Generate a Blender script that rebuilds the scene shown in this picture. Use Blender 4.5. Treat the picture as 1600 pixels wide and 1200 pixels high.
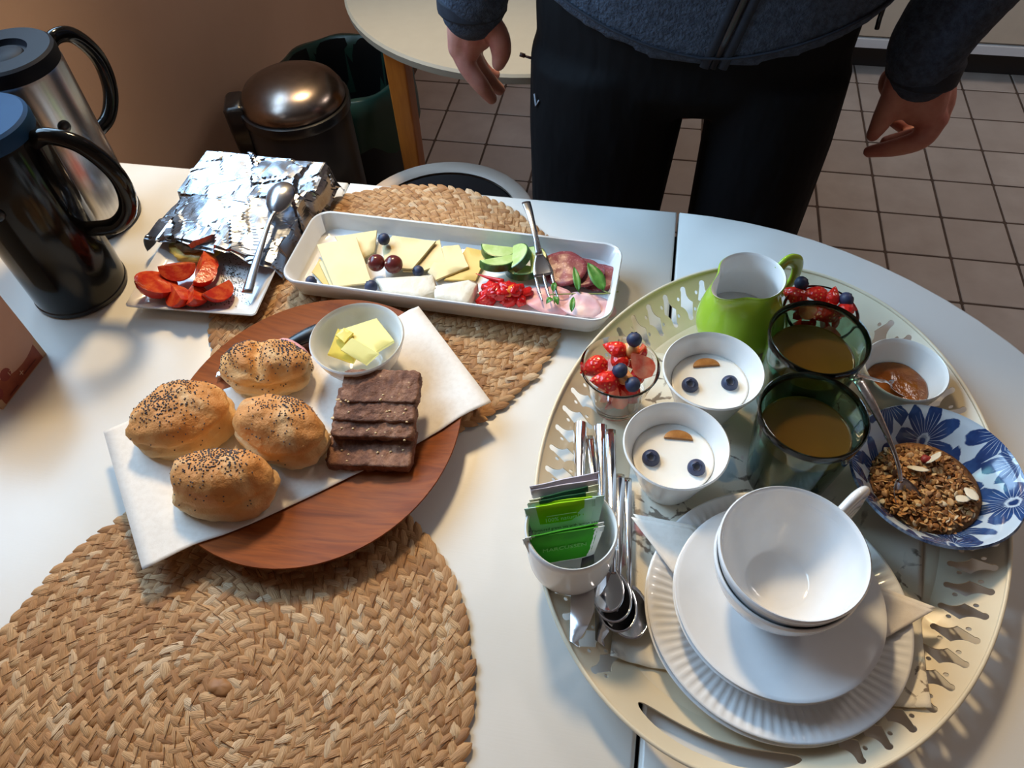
import bpy, bmesh, math, random
from mathutils import Vector, Matrix, noise, geometry
R = math.radians
PI = math.pi
random.seed(7)
for o in list(bpy.data.objects):
    bpy.data.objects.remove(o)
scn = bpy.context.scene
C = scn.collection

# ------------------------------------------------------------------ camera
T = 0.74                      # height of the table top above the floor
CAM = Vector((0, 0, T + 0.62))
FPX = 1195.0                  # focal length in pixels of the 1600 px wide frame
CR = Vector((0.98337591, 0.17843665, -0.03364798))
CU = Vector((-0.12091874, 0.78175038, 0.61175567))
CF = Vector((-0.13546396, 0.59751712, -0.79033082))
cd = bpy.data.cameras.new('camera')
cd.sensor_width = 36.0
cd.lens = 36.0 * FPX / 1600.0
cd.clip_start = 0.02
cam = bpy.data.objects.new('camera', cd)
C.objects.link(cam)
cam.matrix_world = Matrix(((CR.x, CU.x, -CF.x, CAM.x), (CR.y, CU.y, -CF.y, CAM.y), (CR.z, CU.z, -CF.z, CAM.z), (0, 0, 0, 1)))
scn.camera = cam

# ------------------------------------------------------------------ light
def S(r, g, b):
    f = lambda v: (v / 255 / 12.92) if v <= 10 else ((v / 255 + .055) / 1.055) ** 2.4
    return (f(r), f(g), f(b), 1.0)

scn.view_settings.view_transform = 'Standard'
scn.view_settings.look = 'None'
scn.view_settings.gamma = 1.0
scn.view_settings.use_curve_mapping = False
scn.view_settings.exposure = 0.0
w = bpy.data.worlds.new('sky')
scn.world = w
w.use_nodes = True
w.node_tree.nodes['Background'].inputs[0].default_value = (0.55, 0.75, 1.0, 1)
w.node_tree.nodes['Background'].inputs[1].default_value = 0.6
WIN = dict(x=-0.95, y0=0.32, y1=1.50, z0=T + 0.40, z1=T + 1.55)
ld = bpy.data.lights.new('window_daylight', 'AREA')
ld.shape = 'RECTANGLE'
ld.size = WIN['z1'] - WIN['z0']
ld.size_y = WIN['y1'] - WIN['y0']
ld.energy = 53
ld.color = (0.45, 0.71, 1.0)
lo = bpy.data.objects.new('window_daylight', ld)
lo.location = (WIN['x'] - 0.10, (WIN['y0'] + WIN['y1']) / 2, (WIN['z0'] + WIN['z1']) / 2)
lo.rotation_euler = (0, R(-90), 0)
C.objects.link(lo)
ld = bpy.data.lights.new('ceiling_spotlight', 'SPOT')
ld.spot_size = R(72)
ld.spot_blend = 0.5
ld.energy = 112
ld.color = (1.0, 0.74, 0.42)
ld.shadow_soft_size = 0.14
lo = bpy.data.objects.new('ceiling_spotlight', ld)
lo.location = (-0.55, 1.55, T + 1.50)
lo.rotation_euler = (Vector((-0.22, 0.36, T)) - Vector((-0.55, 1.55, T + 1.50))).to_track_quat('-Z', 'Y').to_euler()
C.objects.link(lo)
ld = bpy.data.lights.new('kitchen_fill_light', 'AREA')  # added fill light brightening the kitchen floor and walls, no known lamp
ld.shape = 'DISK'
ld.size = 0.5
ld.energy = 11
ld.color = (1.0, 0.90, 0.84)
lo = bpy.data.objects.new('kitchen_fill_light', ld)
lo.location = (1.5, 2.0, 2.4)
C.objects.link(lo)

# ------------------------------------------------------------------ helpers
def at(px, py, z=0.0):
    """point of the plane z above the table top that lies behind a pixel of the photograph"""
    d = CF + CR * ((px - 800) / FPX) - CU * ((py - 600) / FPX)
    return CAM + d * ((T + z - CAM.z) / d.z)

def aty(px, py, y):
    d = CF + CR * ((px - 800) / FPX) - CU * ((py - 600) / FPX)
    return CAM + d * (y / d.y)

def V3(*a):
    return Vector(a)

def obj(name, VF, mat=None, parent=None, smooth=True, loc=None, rot=None, sharp=None, normals=True):
    V, F = VF[0], VF[1]
    me = bpy.data.meshes.new(name)
    me.from_pydata([tuple(v) for v in V], [], F)
    mats = mat if isinstance(mat, (list, tuple)) else [mat]
    for m in mats:
        me.materials.append(m)
    if len(VF) > 2 and VF[2]:
        me.polygons.foreach_set('material_index', VF[2])
    if normals:
        bm = bmesh.new()
        bm.from_mesh(me)
        bmesh.ops.recalc_face_normals(bm, faces=bm.faces)
        bm.to_mesh(me)
        bm.free()
    me.polygons.foreach_set('use_smooth', [smooth] * len(me.polygons))
    if sharp:
        me.set_sharp_from_angle(angle=R(sharp))
    me.update()
    o = bpy.data.objects.new(name, me)
    C.objects.link(o)
    if parent:
        o.parent = parent
    if loc is not None:
        o.location = loc
    if rot is not None:
        o.rotation_euler = rot
    return o

def tag(o, label, cat, group=None):
    o['label'] = label
    o['category'] = cat
    if group:
        o['group'] = group
    return o

def thing(name, label, cat, loc=(0, 0, 0), rot=(0, 0, 0), group=None):
    o = bpy.data.objects.new(name, None)
    C.objects.link(o)
    o.empty_display_size = .02
    o.location = loc
    o.rotation_euler = rot
    return tag(o, label, cat, group)

def struct(o):
    o['kind'] = 'structure'
    return o

def merge(*parts):
    V, F, I = [], [], []
    for k, p in enumerate(parts):
        n = len(V)
        V += [Vector(v) for v in p[0]]
        F += [tuple(i + n for i in f) for f in p[1]]
        I += list(p[2]) if len(p) > 2 and p[2] else [0] * len(p[1])
    return V, F, I

def xf(VF, M):
    return ([M @ Vector(v) for v in VF[0]],) + tuple(VF[1:])

def box(cx, cy, cz, sx, sy, sz):
    V = [(cx + a * sx / 2, cy + b * sy / 2, cz + c * sz / 2) for a in (-1, 1) for b in (-1, 1) for c in (-1, 1)]
    return V, [(0, 1, 3, 2), (4, 6, 7, 5), (0, 4, 5, 1), (2, 3, 7, 6), (0, 2, 6, 4), (1, 5, 7, 3)]

def lathe(prof, n=48, mi=None):
    V, F, I, rings = [], [], [], []
    for r, z in prof:
        if r < 1e-6:
            rings.append([len(V)] * n)
            V.append(Vector((0, 0, z)))
        else:
            rings.append(list(range(len(V), len(V) + n)))
            V += [Vector((r * math.cos(2 * PI * i / n), r * math.sin(2 * PI * i / n), z)) for i in range(n)]
    for k in range(len(rings) - 1):
        a, b = rings[k], rings[k + 1]
        for i in range(n):
            j = (i + 1) % n
            f = []
            for q in (a[i], a[j], b[j], b[i]):
                if q not in f:
                    f.append(q)
            if len(f) > 2:
                F.append(tuple(f))
                I.append(mi[k] if mi else 0)
    return V, F, I

def loft(rings, cap0=True, cap1=True, closed=True):
    n = len(rings[0])
    V = [Vector(p) for r in rings for p in r]
    F = []
    for k in range(len(rings) - 1):
        for i in range(n if closed else n - 1):
            j = (i + 1) % n
            F.append((k * n + i, k * n + j, (k + 1) * n + j, (k + 1) * n + i))
    if cap0:
        F.append(tuple(range(n)))
    if cap1:
        F.append(tuple(range((len(rings) - 1) * n, len(rings) * n)))
    return V, F

def rrect(hx, hy, rad, z=0, n=6):
    P = []
    for cx, cy, a0 in ((hx - rad, hy - rad, 0), (-hx + rad, hy - rad, 90), (-hx + rad, -hy + rad, 180), (hx - rad, -hy + rad, 270)):
        for i in range(n + 1):
            a = R(a0 + 90 * i / n)
            P.append(Vector((cx + rad * math.cos(a), cy + rad * math.sin(a), z)))
    return P

def catmull(P, k=6, closed=False):
    P = [Vector(p) for p in P]
    n = len(P)
    out = []
    for i in range(n if closed else n - 1):
        p0 = P[(i - 1) % n] if closed or i > 0 else P[0] * 2 - P[1]
        p1, p2 = P[i], P[(i + 1) % n]
        p3 = P[(i + 2) % n] if closed or i + 2 < n else P[-1] * 2 - P[-2]
        for s in range(k):
            t = s / k
            out.append(.5 * ((2 * p1) + (p2 - p0) * t + (2 * p0 - 5 * p1 + 4 * p2 - p3) * t * t + (3 * p1 - p0 - 3 * p2 + p3) * t ** 3))
    if not closed:
        out.append(P[-1].copy())
    return out

def lerp_list(L, m):
    out = []
    for i in range(m):
        t = i / max(1, m - 1) * (len(L) - 1)
        a = min(int(t), len(L) - 2)
        out.append(L[a] * (1 - (t - a)) + L[a + 1] * (t - a))
    return out

def tube(path, rad, n=10, thick=None, up=(0, 0, 1), closed=False, caps=True):
    """sweep; rad = half width sideways, thick = half thickness along the normal"""
    path = [Vector(p) for p in path]
    m = len(path)
    rad = [rad] * m if not isinstance(rad, (list, tuple)) else (list(rad) if len(rad) == m else lerp_list(list(rad), m))
    if thick is None:
        thick = rad
    else:
        thick = [thick] * m if not isinstance(thick, (list, tuple)) else (list(thick) if len(thick) == m else lerp_list(list(thick), m))
    up = Vector(up)
    rings = []
    prev = None
    for i in range(m):
        if closed:
            t = path[(i + 1) % m] - path[i - 1]
        else:
            t = path[min(i + 1, m - 1)] - path[max(i - 1, 0)]
        t.normalize()
        if prev is None:
            s = t.cross(up)
            if s.length < 1e-3:
                s = t.cross(Vector((1, 0, 0)))
        else:
            s = prev - t * prev.dot(t)
        s.normalize()
        prev = s
        nn = s.cross(t)
        rings.append([path[i] + s * (rad[i] * math.cos(2 * PI * k / n)) + nn * (thick[i] * math.sin(2 * PI * k / n)) for k in range(n)])
    if closed:
        rings.append(rings[0])
        return loft(rings, False, False)
    return loft(rings, caps, caps)

def blob(rx, ry, rz, amp=.1, sc=2.0, seed=0, nu=20, nv=12, flat=None, fn=None):
    V = []
    off = Vector((seed * 3.17, seed * 1.31, seed * 7.7))
    V.append(Vector((0, 0, -1)))
    for j in range(1, nv):
        ph = -PI / 2 + PI * j / nv
        for i in range(nu):
            th = 2 * PI * i / nu
            V.append(Vector((math.cos(ph) * math.cos(th), math.cos(ph) * math.sin(th), math.sin(ph))))
    V.append(Vector((0, 0, 1)))
    F = []
    for i in range(nu):
        F.append((0, 1 + (i + 1) % nu, 1 + i))
        F.append((len(V) - 1, len(V) - 1 - nu + i, len(V) - 1 - nu + (i + 1) % nu))
    for j in range(nv - 2):
        for i in range(nu):
            a = 1 + j * nu
            F.append((a + i, a + (i + 1) % nu, a + nu + (i + 1) % nu, a + nu + i))
    out = []
    for v in V:
        k = 1 + amp * noise.noise(v * sc + off)
        p = v * k
        if fn:
            p = fn(p)
        p = Vector((p.x * rx, p.y * ry, p.z * rz))
        if flat is not None and p.z < flat:
            p.z = flat + (p.z - flat) * .08
        out.append(p)
    return out, F

def slab(outline, z0, z1, ch=0.0):
    """flat piece with chamfered edges from a convex outline [(x, y)]"""
    c = sum((Vector((p[0], p[1], 0)) for p in outline), Vector()) / len(outline)
    def ring(k, z):
        out = []
        for p in outline:
            d = Vector((p[0], p[1], 0)) - c
            l = d.length
            q = c + d * ((l - k) / l if l > 0 else 1)
            out.append(Vector((q.x, q.y, z)))
        return out
    if ch:
        return loft([ring(ch, z0), ring(0, z0 + ch), ring(0, z1 - ch), ring(ch, z1)])
    return loft([ring(0, z0), ring(0, z1)])

def vessel(outer, t=.0025, floor=None, mi=None):
    """lathe profile of an open vessel from its outer profile (bottom to rim)"""
    floor = t if floor is None else floor
    inner = [(max(r - t, 0.0), z) for r, z in outer if z > floor + .001]
    r0 = inner[0][0]
    prof = [(0, floor), (r0 * .6, floor), (r0 * .92, floor + .0006)] + inner
    prof[-1] = (inner[-1][0], inner[-1][1] - t * .3)
    prof += [(outer[-1][0] - t * .5, outer[-1][1] + t * .25)]
    prof += [(outer[-1][0], outer[-1][1] - t * .3)] + list(reversed(outer[:-1])) + [(outer[0][0] * .85, outer[0][1] + .0012), (0, outer[0][1] + .0012)]
    return prof

def prof_smooth(P, k=5):
    Q = catmull([Vector((r, z, 0)) for r, z in P], k)
    return [(max(q.x, 0), q.y) for q in Q]

def subsurf(o, lv=1):
    m = o.modifiers.new('smooth', 'SUBSURF')
    m.levels = lv
    m.render_levels = lv
    return o

def solidify(o, t, off=0):
    m = o.modifiers.new('thickness', 'SOLIDIFY')
    m.thickness = t
    m.offset = off
    return o

def text_mesh(name, body, size, mat, parent, loc, rot=(0, 0, 0), align='CENTER'):
    cu = bpy.data.curves.new(name, 'FONT')
    cu.body = body
    cu.size = size
    cu.align_x = align
    cu.extrude = .00006
    cu.resolution_u = 2
    t = bpy.data.objects.new(name, cu)
    C.objects.link(t)
    dg = bpy.context.evaluated_depsgraph_get()
    me = bpy.data.meshes.new_from_object(t.evaluated_get(dg))
    bpy.data.objects.remove(t)
    me.materials.clear()
    me.materials.append(mat)
    o = bpy.data.objects.new(name, me)
    C.objects.link(o)
    o.parent = parent
    o.location = loc
    o.rotation_euler = rot
    return o

def basis(origin, x, z):
    """matrix with local x along x and local z near z"""
    x = Vector(x).normalized()
    z = Vector(z)
    y = z.cross(x).normalized()
    z = x.cross(y)
    return Matrix(((x.x, y.x, z.x, origin[0]), (x.y, y.y, z.y, origin[1]), (x.z, y.z, z.z, origin[2]), (0, 0, 0, 1)))

# ------------------------------------------------------------------ materials
class NT:
    def __init__(self, name):
        self.m = bpy.data.materials.new(name)
        self.m.use_nodes = True
        self.t = self.m.node_tree
        self.b = self.t.nodes['Principled BSDF']
    def n(self, typ, **kw):
        nd = self.t.nodes.new(typ)
        for k, v in kw.items():
            if k.startswith('i_'):
                nd.inputs[k[2:].replace('_', ' ')].default_value = v
            else:
                setattr(nd, k, v)
        return nd
    def l(self, a, b):
        self.t.links.new(a, b)
    def coords(self, kind='Object', scale=(1, 1, 1), rot=(0, 0, 0)):
        tc = self.n('ShaderNodeTexCoord')
        mp = self.n('ShaderNodeMapping')
        mp.inputs['Scale'].default_value = scale
        mp.inputs['Rotation'].default_value = rot
        self.l(tc.outputs[kind], mp.inputs[0])
        return mp.outputs[0]
    def noise(self, co, scale, detail=4, rough=.55, dist=0):
        nd = self.n('ShaderNodeTexNoise')
        nd.inputs['Scale'].default_value = scale
        nd.inputs['Detail'].default_value = detail
        nd.inputs['Roughness'].default_value = rough
        nd.inputs['Distortion'].default_value = dist
        self.l(co, nd.inputs['Vector'])
        return nd.outputs[0]
    def voro(self, co, scale, feature='F1', out=0):
        nd = self.n('ShaderNodeTexVoronoi')
        nd.feature = feature
        nd.inputs['Scale'].default_value = scale
        self.l(co, nd.inputs['Vector'])
        return nd.outputs[out]
    def ramp(self, fac, stops, interp='LINEAR'):
        nd = self.n('ShaderNodeValToRGB')
        e = nd.color_ramp.elements
        nd.color_ramp.interpolation = interp
        while len(e) < len(stops):
            e.new(0.5)
        for k, (p, c) in enumerate(stops):
            e[k].position = p
            e[k].color = c if len(c) == 4 else (*c, 1)
        self.l(fac, nd.inputs[0])
        return nd.outputs[0]
    def mix(self, fac, a, b, mode='MIX'):
        nd = self.n('ShaderNodeMix', data_type='RGBA', blend_type=mode)
        for s, v in ((nd.inputs[0], fac), (nd.inputs[6], a), (nd.inputs[7], b)):
            if hasattr(v, 'links') or isinstance(v, bpy.types.NodeSocket):
                self.l(v, s)
            else:
                s.default_value = v
        return nd.outputs[2]
    def math(self, op, a, b=0.0):
        nd = self.n('ShaderNodeMath', operation=op)
        for s, v in ((nd.inputs[0], a), (nd.inputs[1], b)):
            if isinstance(v, bpy.types.NodeSocket):
                self.l(v, s)
            else:
                s.default_value = v
        return nd.outputs[0]
    def col(self, v):
        self.l(v, self.b.inputs['Base Color'])
    def bump(self, h, strength=.3, dist=.001):
        nd = self.n('ShaderNodeBump')
        nd.inputs['Strength'].default_value = strength
        nd.inputs['Distance'].default_value = dist
        self.l(h, nd.inputs['Height'])
        self.l(nd.outputs[0], self.b.inputs['Normal'])
    def set(self, **kw):
        for k, v in kw.items():
            self.b.inputs[k.replace('_', ' ')].default_value = v
        return self

def mat(name, c, rough=.5, metal=0, c2=None, ns=60, lo=.4, hi=.65, bump=0, bs=300, bd=.0006, stretch=(1, 1, 1), **kw):
    n = NT(name)
    n.set(Base_Color=c, Roughness=rough, Metallic=metal)
    co = n.coords('Object', stretch)
    if c2:
        n.col(n.ramp(n.noise(co, ns), [(lo, c), (hi, c2)]))
    else:
        n.col(n.ramp(n.noise(co, 40), [(.3, c), (.8, tuple(v * .94 for v in c[:3]) + (1,))]))
    if bump:
        n.bump(n.noise(co, bs), bump, bd)
    n.set(**kw)
    return n.m

WHITE = S(232, 232, 232)
MT = {}
MT['porcelain'] = mat('porcelain', S(236, 236, 236), .12, Coat_Weight=.3, Coat_Roughness=.05)
MT['bowl_white'] = mat('bowl_white', S(238, 238, 236), .15)
MT['steel'] = mat('steel', (.72, .72, .74, 1), .12, 1)
MT['steel_dull'] = mat('steel_dull', (.50, .51, .54, 1), .27, 1)
MT['silver'] = mat('silver', (.66, .63, .62, 1), .2, 1, c2=(.45, .43, .43, 1), ns=300)
MT['black_gloss'] = mat('black_gloss', (.005, .0045, .004, 1), .12, Specular_IOR_Level=.3)
MT['black_plastic'] = mat('black_plastic', (.008, .008, .01, 1), .28)
MT['black_matte'] = mat('black_matte', (.012, .012, .014, 1), .6)
MT['blue_lid'] = mat('blue_lid', S(22, 56, 90), .62, c2=S(18, 50, 82), ns=20, Specular_IOR_Level=.15)
MT['black_lid'] = mat('black_lid', S(16, 19, 27), .6, Specular_IOR_Level=.15)

# table paint: white, slight brush relief
n = NT('table_paint'); co = n.coords('Object')
n.col(n.ramp(n.noise(co, 5, 5), [(.3, S(233, 230, 224)), (.7, S(226, 222, 214))]))
n.bump(n.noise(n.coords('Object', (3, 60, 3)), 9, 4), .05, .001); n.set(Roughness=.27, Specular_IOR_Level=.5); MT['table'] = n.m
MT['table2'] = mat('round_table_laminate', S(152, 142, 124), .6, Specular_IOR_Level=.3)
MT['wall'] = mat('wall_paint', S(212, 176, 150), .8, c2=S(204, 168, 142), ns=3, bump=.15, bs=160, bd=.002)
MT['ceiling'] = mat('ceiling_paint', S(136, 116, 104), .9)
MT['cabinet'] = mat('cabinet_paint', S(214, 196, 172), .4)
MT['cab_strip'] = mat('cabinet_strip', S(226, 226, 226), .3)
MT['plinth'] = mat('plinth_dark', S(40, 36, 34), .6)
MT['grout'] = mat('grout', S(92, 74, 62), .9, c2=S(76, 60, 50), ns=12)
n = NT('floor_tile')
oi = n.n('ShaderNodeObjectInfo')
co = n.coords('Object')
va = n.n('ShaderNodeVectorMath', operation='ADD'); n.l(co, va.inputs[0])
cx = n.n('ShaderNodeCombineXYZ'); n.l(n.math('MULTIPLY', oi.outputs['Random'], 50), cx.inputs[0]); n.l(cx.outputs[0], va.inputs[1])
base = n.ramp(n.noise(va.outputs[0], 12, 6), [(.3, S(198, 184, 172)), (.7, S(178, 162, 150))])
n.col(n.mix(n.math('MULTIPLY', oi.outputs['Random'], .5), base, S(172, 156, 144)))
n.bump(n.noise(va.outputs[0], 60), .1, .002); n.set(Roughness=.42); MT['tile'] = n.m

# braided water hyacinth
n = NT('braid_fibre')
at_ = n.n('ShaderNodeAttribute', attribute_name='tint')
uv = n.n('ShaderNodeUVMap', uv_map='fib')
mp = n.n('ShaderNodeMapping'); mp.inputs['Scale'].default_value = (1.2, 15, 1); n.l(uv.outputs[0], mp.inputs[0])
fb = n.noise(mp.outputs[0], 1.0, 3)
c1 = n.ramp(at_.outputs['Fac'], [(0, S(158, 110, 66)), (.25, S(184, 136, 86)), (.6, S(200, 154, 104)), (.85, S(212, 172, 124)), (1, S(222, 196, 160))])
n.col(n.mix(n.ramp(fb, [(.38, (0, 0, 0, 1)), (.68, (.75, .75, .75, 1))]), c1, S(150, 102, 58)))
n.bump(fb, .8, .0012); n.set(Roughness=.62); MT['braid'] = n.m
MT['braid_under'] = mat('braid_under', S(120, 84, 50), .8)
MT['stitch'] = mat('stitch_thread', S(138, 92, 50), .7)

# acacia wood plate
n = NT('plate_wood'); co = n.coords('Object', (1, 9, 3), (0, 0, R(-33)))
g1 = n.noise(co, 7, 6, .6, 1.2)
g2 = n.noise(n.coords('Object', (2, 40, 6), (0, 0, R(-33))), 9, 4)
c1 = n.ramp(g1, [(.25, S(92, 40, 10)), (.42, S(130, 62, 18)), (.55, S(150, 78, 28)), (.75, S(112, 50, 14))])
n.col(n.mix(n.ramp(g2, [(.4, (0, 0, 0, 1)), (.7, (.5, .5, .5, 1))]), c1, S(112, 60, 32)))
n.bump(g2, .06, .001); n.set(Roughness=.5, Specular_IOR_Level=.18); MT['wood'] = n.m
n = NT('leg_wood'); co = n.coords('Object', (8, 8, 1))
n.col(n.ramp(n.noise(co, 9, 5, .6, .6), [(.3, S(196, 118, 42)), (.7, S(168, 94, 30))])); n.set(Roughness=.4); MT['legwood'] = n.m

# ------------------------------------------------------------------ room
n = NT('floor_far'); co = n.coords('Object')
bt = n.n('ShaderNodeTexBrick'); bt.offset = 0.0
for k, v in (('Color1', S(200, 178, 160)), ('Color2', S(188, 164, 146)), ('Mortar', S(92, 74, 62)), ('Scale', 1.0), ('Mortar Size', .004), ('Brick Width', .157), ('Row Height', .157)):
    bt.inputs[k].default_value = v
n.l(co, bt.inputs['Vector']); n.col(bt.outputs[0]); n.set(Roughness=.5)
floor = struct(obj('floor', box(.8, .7, -.028, 3.9, 5.2, .05), [n.m], smooth=False))
PT, tile_me = .157, None
for ix in range(-9, 7):
    for iy in range(-5, 6):
        x = .628 + (ix + .5) * PT
        y = 1.591 + (iy + .5) * PT
        if x < -.87 or y > 2.47:
            continue
        if tile_me is None:
            h = PT / 2 - .003
            o = obj('tile', loft([rrect(h, h, .003, -.004, 1), rrect(h, h, .003, -.0012, 1), rrect(h - .0014, h - .0014, .003, 0, 1)]), MT['tile'], floor, smooth=False)
            tile_me = o.data
        else:
            o = bpy.data.objects.new('tile', tile_me); C.objects.link(o); o.parent = floor
        o.location = (x, y, random.uniform(-.0005, .0005))
struct(obj('grout_bed', box(.1, 1.6, -.003, 2.4, 1.75, .003), MT['grout'], floor, smooth=False))
W = WIN
wl = merge(box(-1.0, (-1.9 + W['y0']) / 2, 1.25, .1, W['y0'] + 1.9, 2.5), box(-1.0, (W['y1'] + 3.3) / 2, 1.25, .1, 3.3 - W['y1'], 2.5),
           box(-1.0, (W['y0'] + W['y1']) / 2, W['z0'] / 2, .1, W['y1'] - W['y0'], W['z0']),
           box(-1.0, (W['y0'] + W['y1']) / 2, (W['z1'] + 2.5) / 2, .1, W['y1'] - W['y0'], 2.5 - W['z1']))
struct(obj('wall_left', wl, MT['wall'], smooth=False, normals=False))
struct(obj('wall_back', box(.8, 3.25, 1.25, 3.9, .1, 2.5), MT['wall'], smooth=False))
struct(obj('wall_right', box(2.7, .7, 1.25, .1, 5.2, 2.5), MT['wall'], smooth=False))
struct(obj('wall_front', box(.8, -1.85, 1.25, 3.9, .1, 2.5), MT['wall'], smooth=False))
struct(obj('ceiling', box(.8, .7, 2.53, 3.9, 5.2, .06), MT['ceiling'], smooth=False))
win = struct(bpy.data.objects.new('window_1', None)); C.objects.link(win)
MT['frame'] = mat('window_paint', S(235, 235, 232), .4)
ym, zm = (W['y0'] + W['y1']) / 2, (W['z0'] + W['z1']) / 2
hy, hz = W['y1'] - W['y0'], W['z1'] - W['z0']
for y in (W['y0'] + .025, W['y1'] - .025):
    obj('frame_stile', box(-.98, y, zm, .05, .05, hz), MT['frame'], win, smooth=False)
for z in (W['z0'] + .025, W['z1'] - .025):
    obj('frame_rail', box(-.98, ym, z, .05, hy, .05), MT['frame'], win, smooth=False)
obj('mullion', box(-.98, ym, zm, .04, .05, hz), MT['frame'], win, smooth=False)
for z in (W['z0'] + hz * .62,):
    obj('glazing_bar', box(-.98, ym, z, .035, hy, .028), MT['frame'], win, smooth=False)
obj('sill', box(-.955, ym, W['z0'] - .012, .13, hy + .06, .024), MT['frame'], win, smooth=False)

# kitchen units along the back
for k, (x0, x1) in enumerate(((-.05, .745), (.745, 1.54), (1.54, 2.34))):
    u = thing('kitchen_base_cabinet', ['cream kitchen cabinet behind the person with pale strip along its foot', 'cream kitchen cabinet right of the hanging left sleeve', 'cream kitchen cabinet in the far right corner'][k], 'cabinet', ((x0 + x1) / 2, 2.7, 0))
    wd = x1 - x0
    obj('body', box(0, .02, .485, wd, .56, .73), MT['cabinet'], u, smooth=False)
    obj('door', box(0, -.272, .497, wd - .006, .02, .735), MT['cabinet'], u, smooth=False)
    obj('foot_strip', box(0, -.276, .108, wd, .024, .026), MT['cab_strip'], u, smooth=False)
    obj('plinth', box(0, .03, .047, wd, .5, .094), MT['plinth'], u, smooth=False)

# ------------------------------------------------------------------ dining table
tb = thing('dining_table', 'white painted extending table with rounded end carrying the whole breakfast', 'table', (0, 0, 0))
def leaf(name, outline):
    c = sum((Vector((p[0], p[1], 0)) for p in outline), Vector()) / len(outline)
    def ring(k, z):
        return [Vector((c.x + (p[0] - c.x) * (1 - k / max(.05, (Vector((p[0], p[1], 0)) - c).length)), c.y + (p[1] - c.y) * (1 - k / max(.05, (Vector((p[0], p[1], 0)) - c).length)), z)) for p in outline]
    o = obj(name, loft([ring(.004, T - .026), ring(0, T - .022), ring(0, T - .005), ring(.0015, T - .0015), ring(.005, T)]), MT['table'], tb, sharp=50)
    return o
def rect(x0, x1, y0, y1, m=8):
    P = [(x0 + (x1 - x0) * i / m, y0) for i in range(m)] + [(x1, y0 + (y1 - y0) * i / m) for i in range(m)]
    return P + [(x1 - (x1 - x0) * i / m, y1) for i in range(m)] + [(x0, y1 - (y1 - y0) * i / m) for i in range(m)]
YN, YF = -.135, .765
leaf('table_leaf', rect(-.375, .0465, YN, YF))
leaf('table_leaf', rect(-.925, -.3775, YN, YF))
arc = [(.0495 + .455 * math.cos(R(a)), .315 + .45 * math.sin(R(a))) for a in range(-90, 91, 5)]
leaf('end_leaf', arc + [(.0495, YF - (YF - YN) * i / 10) for i in range(1, 10)])
for xs in (-.3762, .048):
    obj('seam_rail', box(xs, .315, T - .030, .03, .86, .012), MT['plinth'], tb, smooth=False)
obj('apron', merge(box(-.3, .68, T - .066, 1.0, .02, .08), box(-.3, -.05, T - .066, 1.0, .02, .08), box(-.8, .315, T - .066, .02, .73, .08), box(.2, .315, T - .066, .02, .73, .08)), MT['table'], tb, smooth=False, normals=False)
for x in (-.79, .19):
    for y in (-.04, .67):
        obj('leg', loft([rrect(.022, .022, .005, .0), rrect(.032, .032, .006, T - .026)]), MT['table'], tb, sharp=40)

# ------------------------------------------------------------------ furniture behind
ZR = -.04
rt = thing('round_table', 'small round cream table with orange wooden legs behind the person', 'table', (-.255, 1.45, 0))
obj('table_top', lathe([(0, T + ZR - .022), (.332, T + ZR - .022), (.341, T + ZR - .016), (.343, T + ZR - .004), (.339, T + ZR), (0, T + ZR)], 72), MT['table2'], rt, sharp=40)
lp = at(620, 84, ZR - .05)
for q in ((lp.x + .255, lp.y - 1.45), (.255, -.06), (.05, .26)):
    obj('leg', loft([rrect(.015, .017, .004, 0), rrect(.019, .021, .004, T + ZR - .022)]), MT['legwood'], rt, sharp=40, loc=(q[0], q[1], 0))
st = thing('stool', 'round black seat with cream rim tucked behind the table beside the person', 'stool', (-.345, 1.035, 0))
ZS = .46
MT['stool_rim'] = mat('stool_rim', S(206, 188, 172), .45)
MT['seat_black'] = mat('seat_black', S(22, 22, 26), .6, bump=.2, bs=500)
obj('rim', lathe([(.140, ZS - .03), (.162, ZS - .03), (.166, ZS - .02), (.166, ZS - .003), (.162, ZS), (.144, ZS - .001), (.138, ZS - .006)], 56), MT['stool_rim'], st, sharp=50)
obj('seat', lathe([(0, ZS - .03), (.138, ZS - .03), (.139, ZS - .012), (.131, ZS - .006), (0, ZS - .002)], 48), MT['seat_black'], st)
for a in (45, 135, 225, 315):
    c, s = math.cos(R(a)), math.sin(R(a))
    obj('leg', tube([(c * .13, s * .13, 0), (c * .12, s * .12, ZS - .03)], .012, 10), MT['stool_rim'], st)

BL0 = at(452, 129, -.115)
b1 = thing('pedal_bin', 'black pedal bin with domed brushed steel lid standing by the wall', 'bin', (BL0.x, BL0.y, 0), (0, 0, R(20)))
b1.scale = (.93, .93, 1)
MT['bin_steel'] = mat('bin_steel', (.24, .19, .165, 1), .27, 1, c2=(.21, .17, .145, 1), ns=90)
obj('body', lathe([(0, .012), (.098, .012), (.102, .02), (.102, .575), (.098, .58), (0, .58)], 48), mat('bin_black', S(26, 24, 25), .4), b1, sharp=40)
obj('base_ring', lathe([(0, 0), (.104, 0), (.106, .006), (.105, .018), (.100, .022)], 48), MT['black_plastic'], b1, sharp=40)
obj('collar', lathe([(.100, .572), (.1065, .574), (.108, .582), (.107, .592), (.098, .594)], 48), MT['black_plastic'], b1, sharp=40)
obj('lid', lathe([(.100, .592), (.102, .596), (.100, .606), (.090, .620), (.067, .632), (.035, .639), (0, .641)], 56), MT['bin_steel'], b1, sharp=60)
obj('hinge', loft([rrect(.03, .016, .006, .50), rrect(.034, .02, .008, .56), rrect(.034, .02, .008, .60), rrect(.028, .014, .006, .606)]), MT['black_plastic'], b1, loc=(-.112, .0, 0), rot=(0, 0, R(90)))
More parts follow.
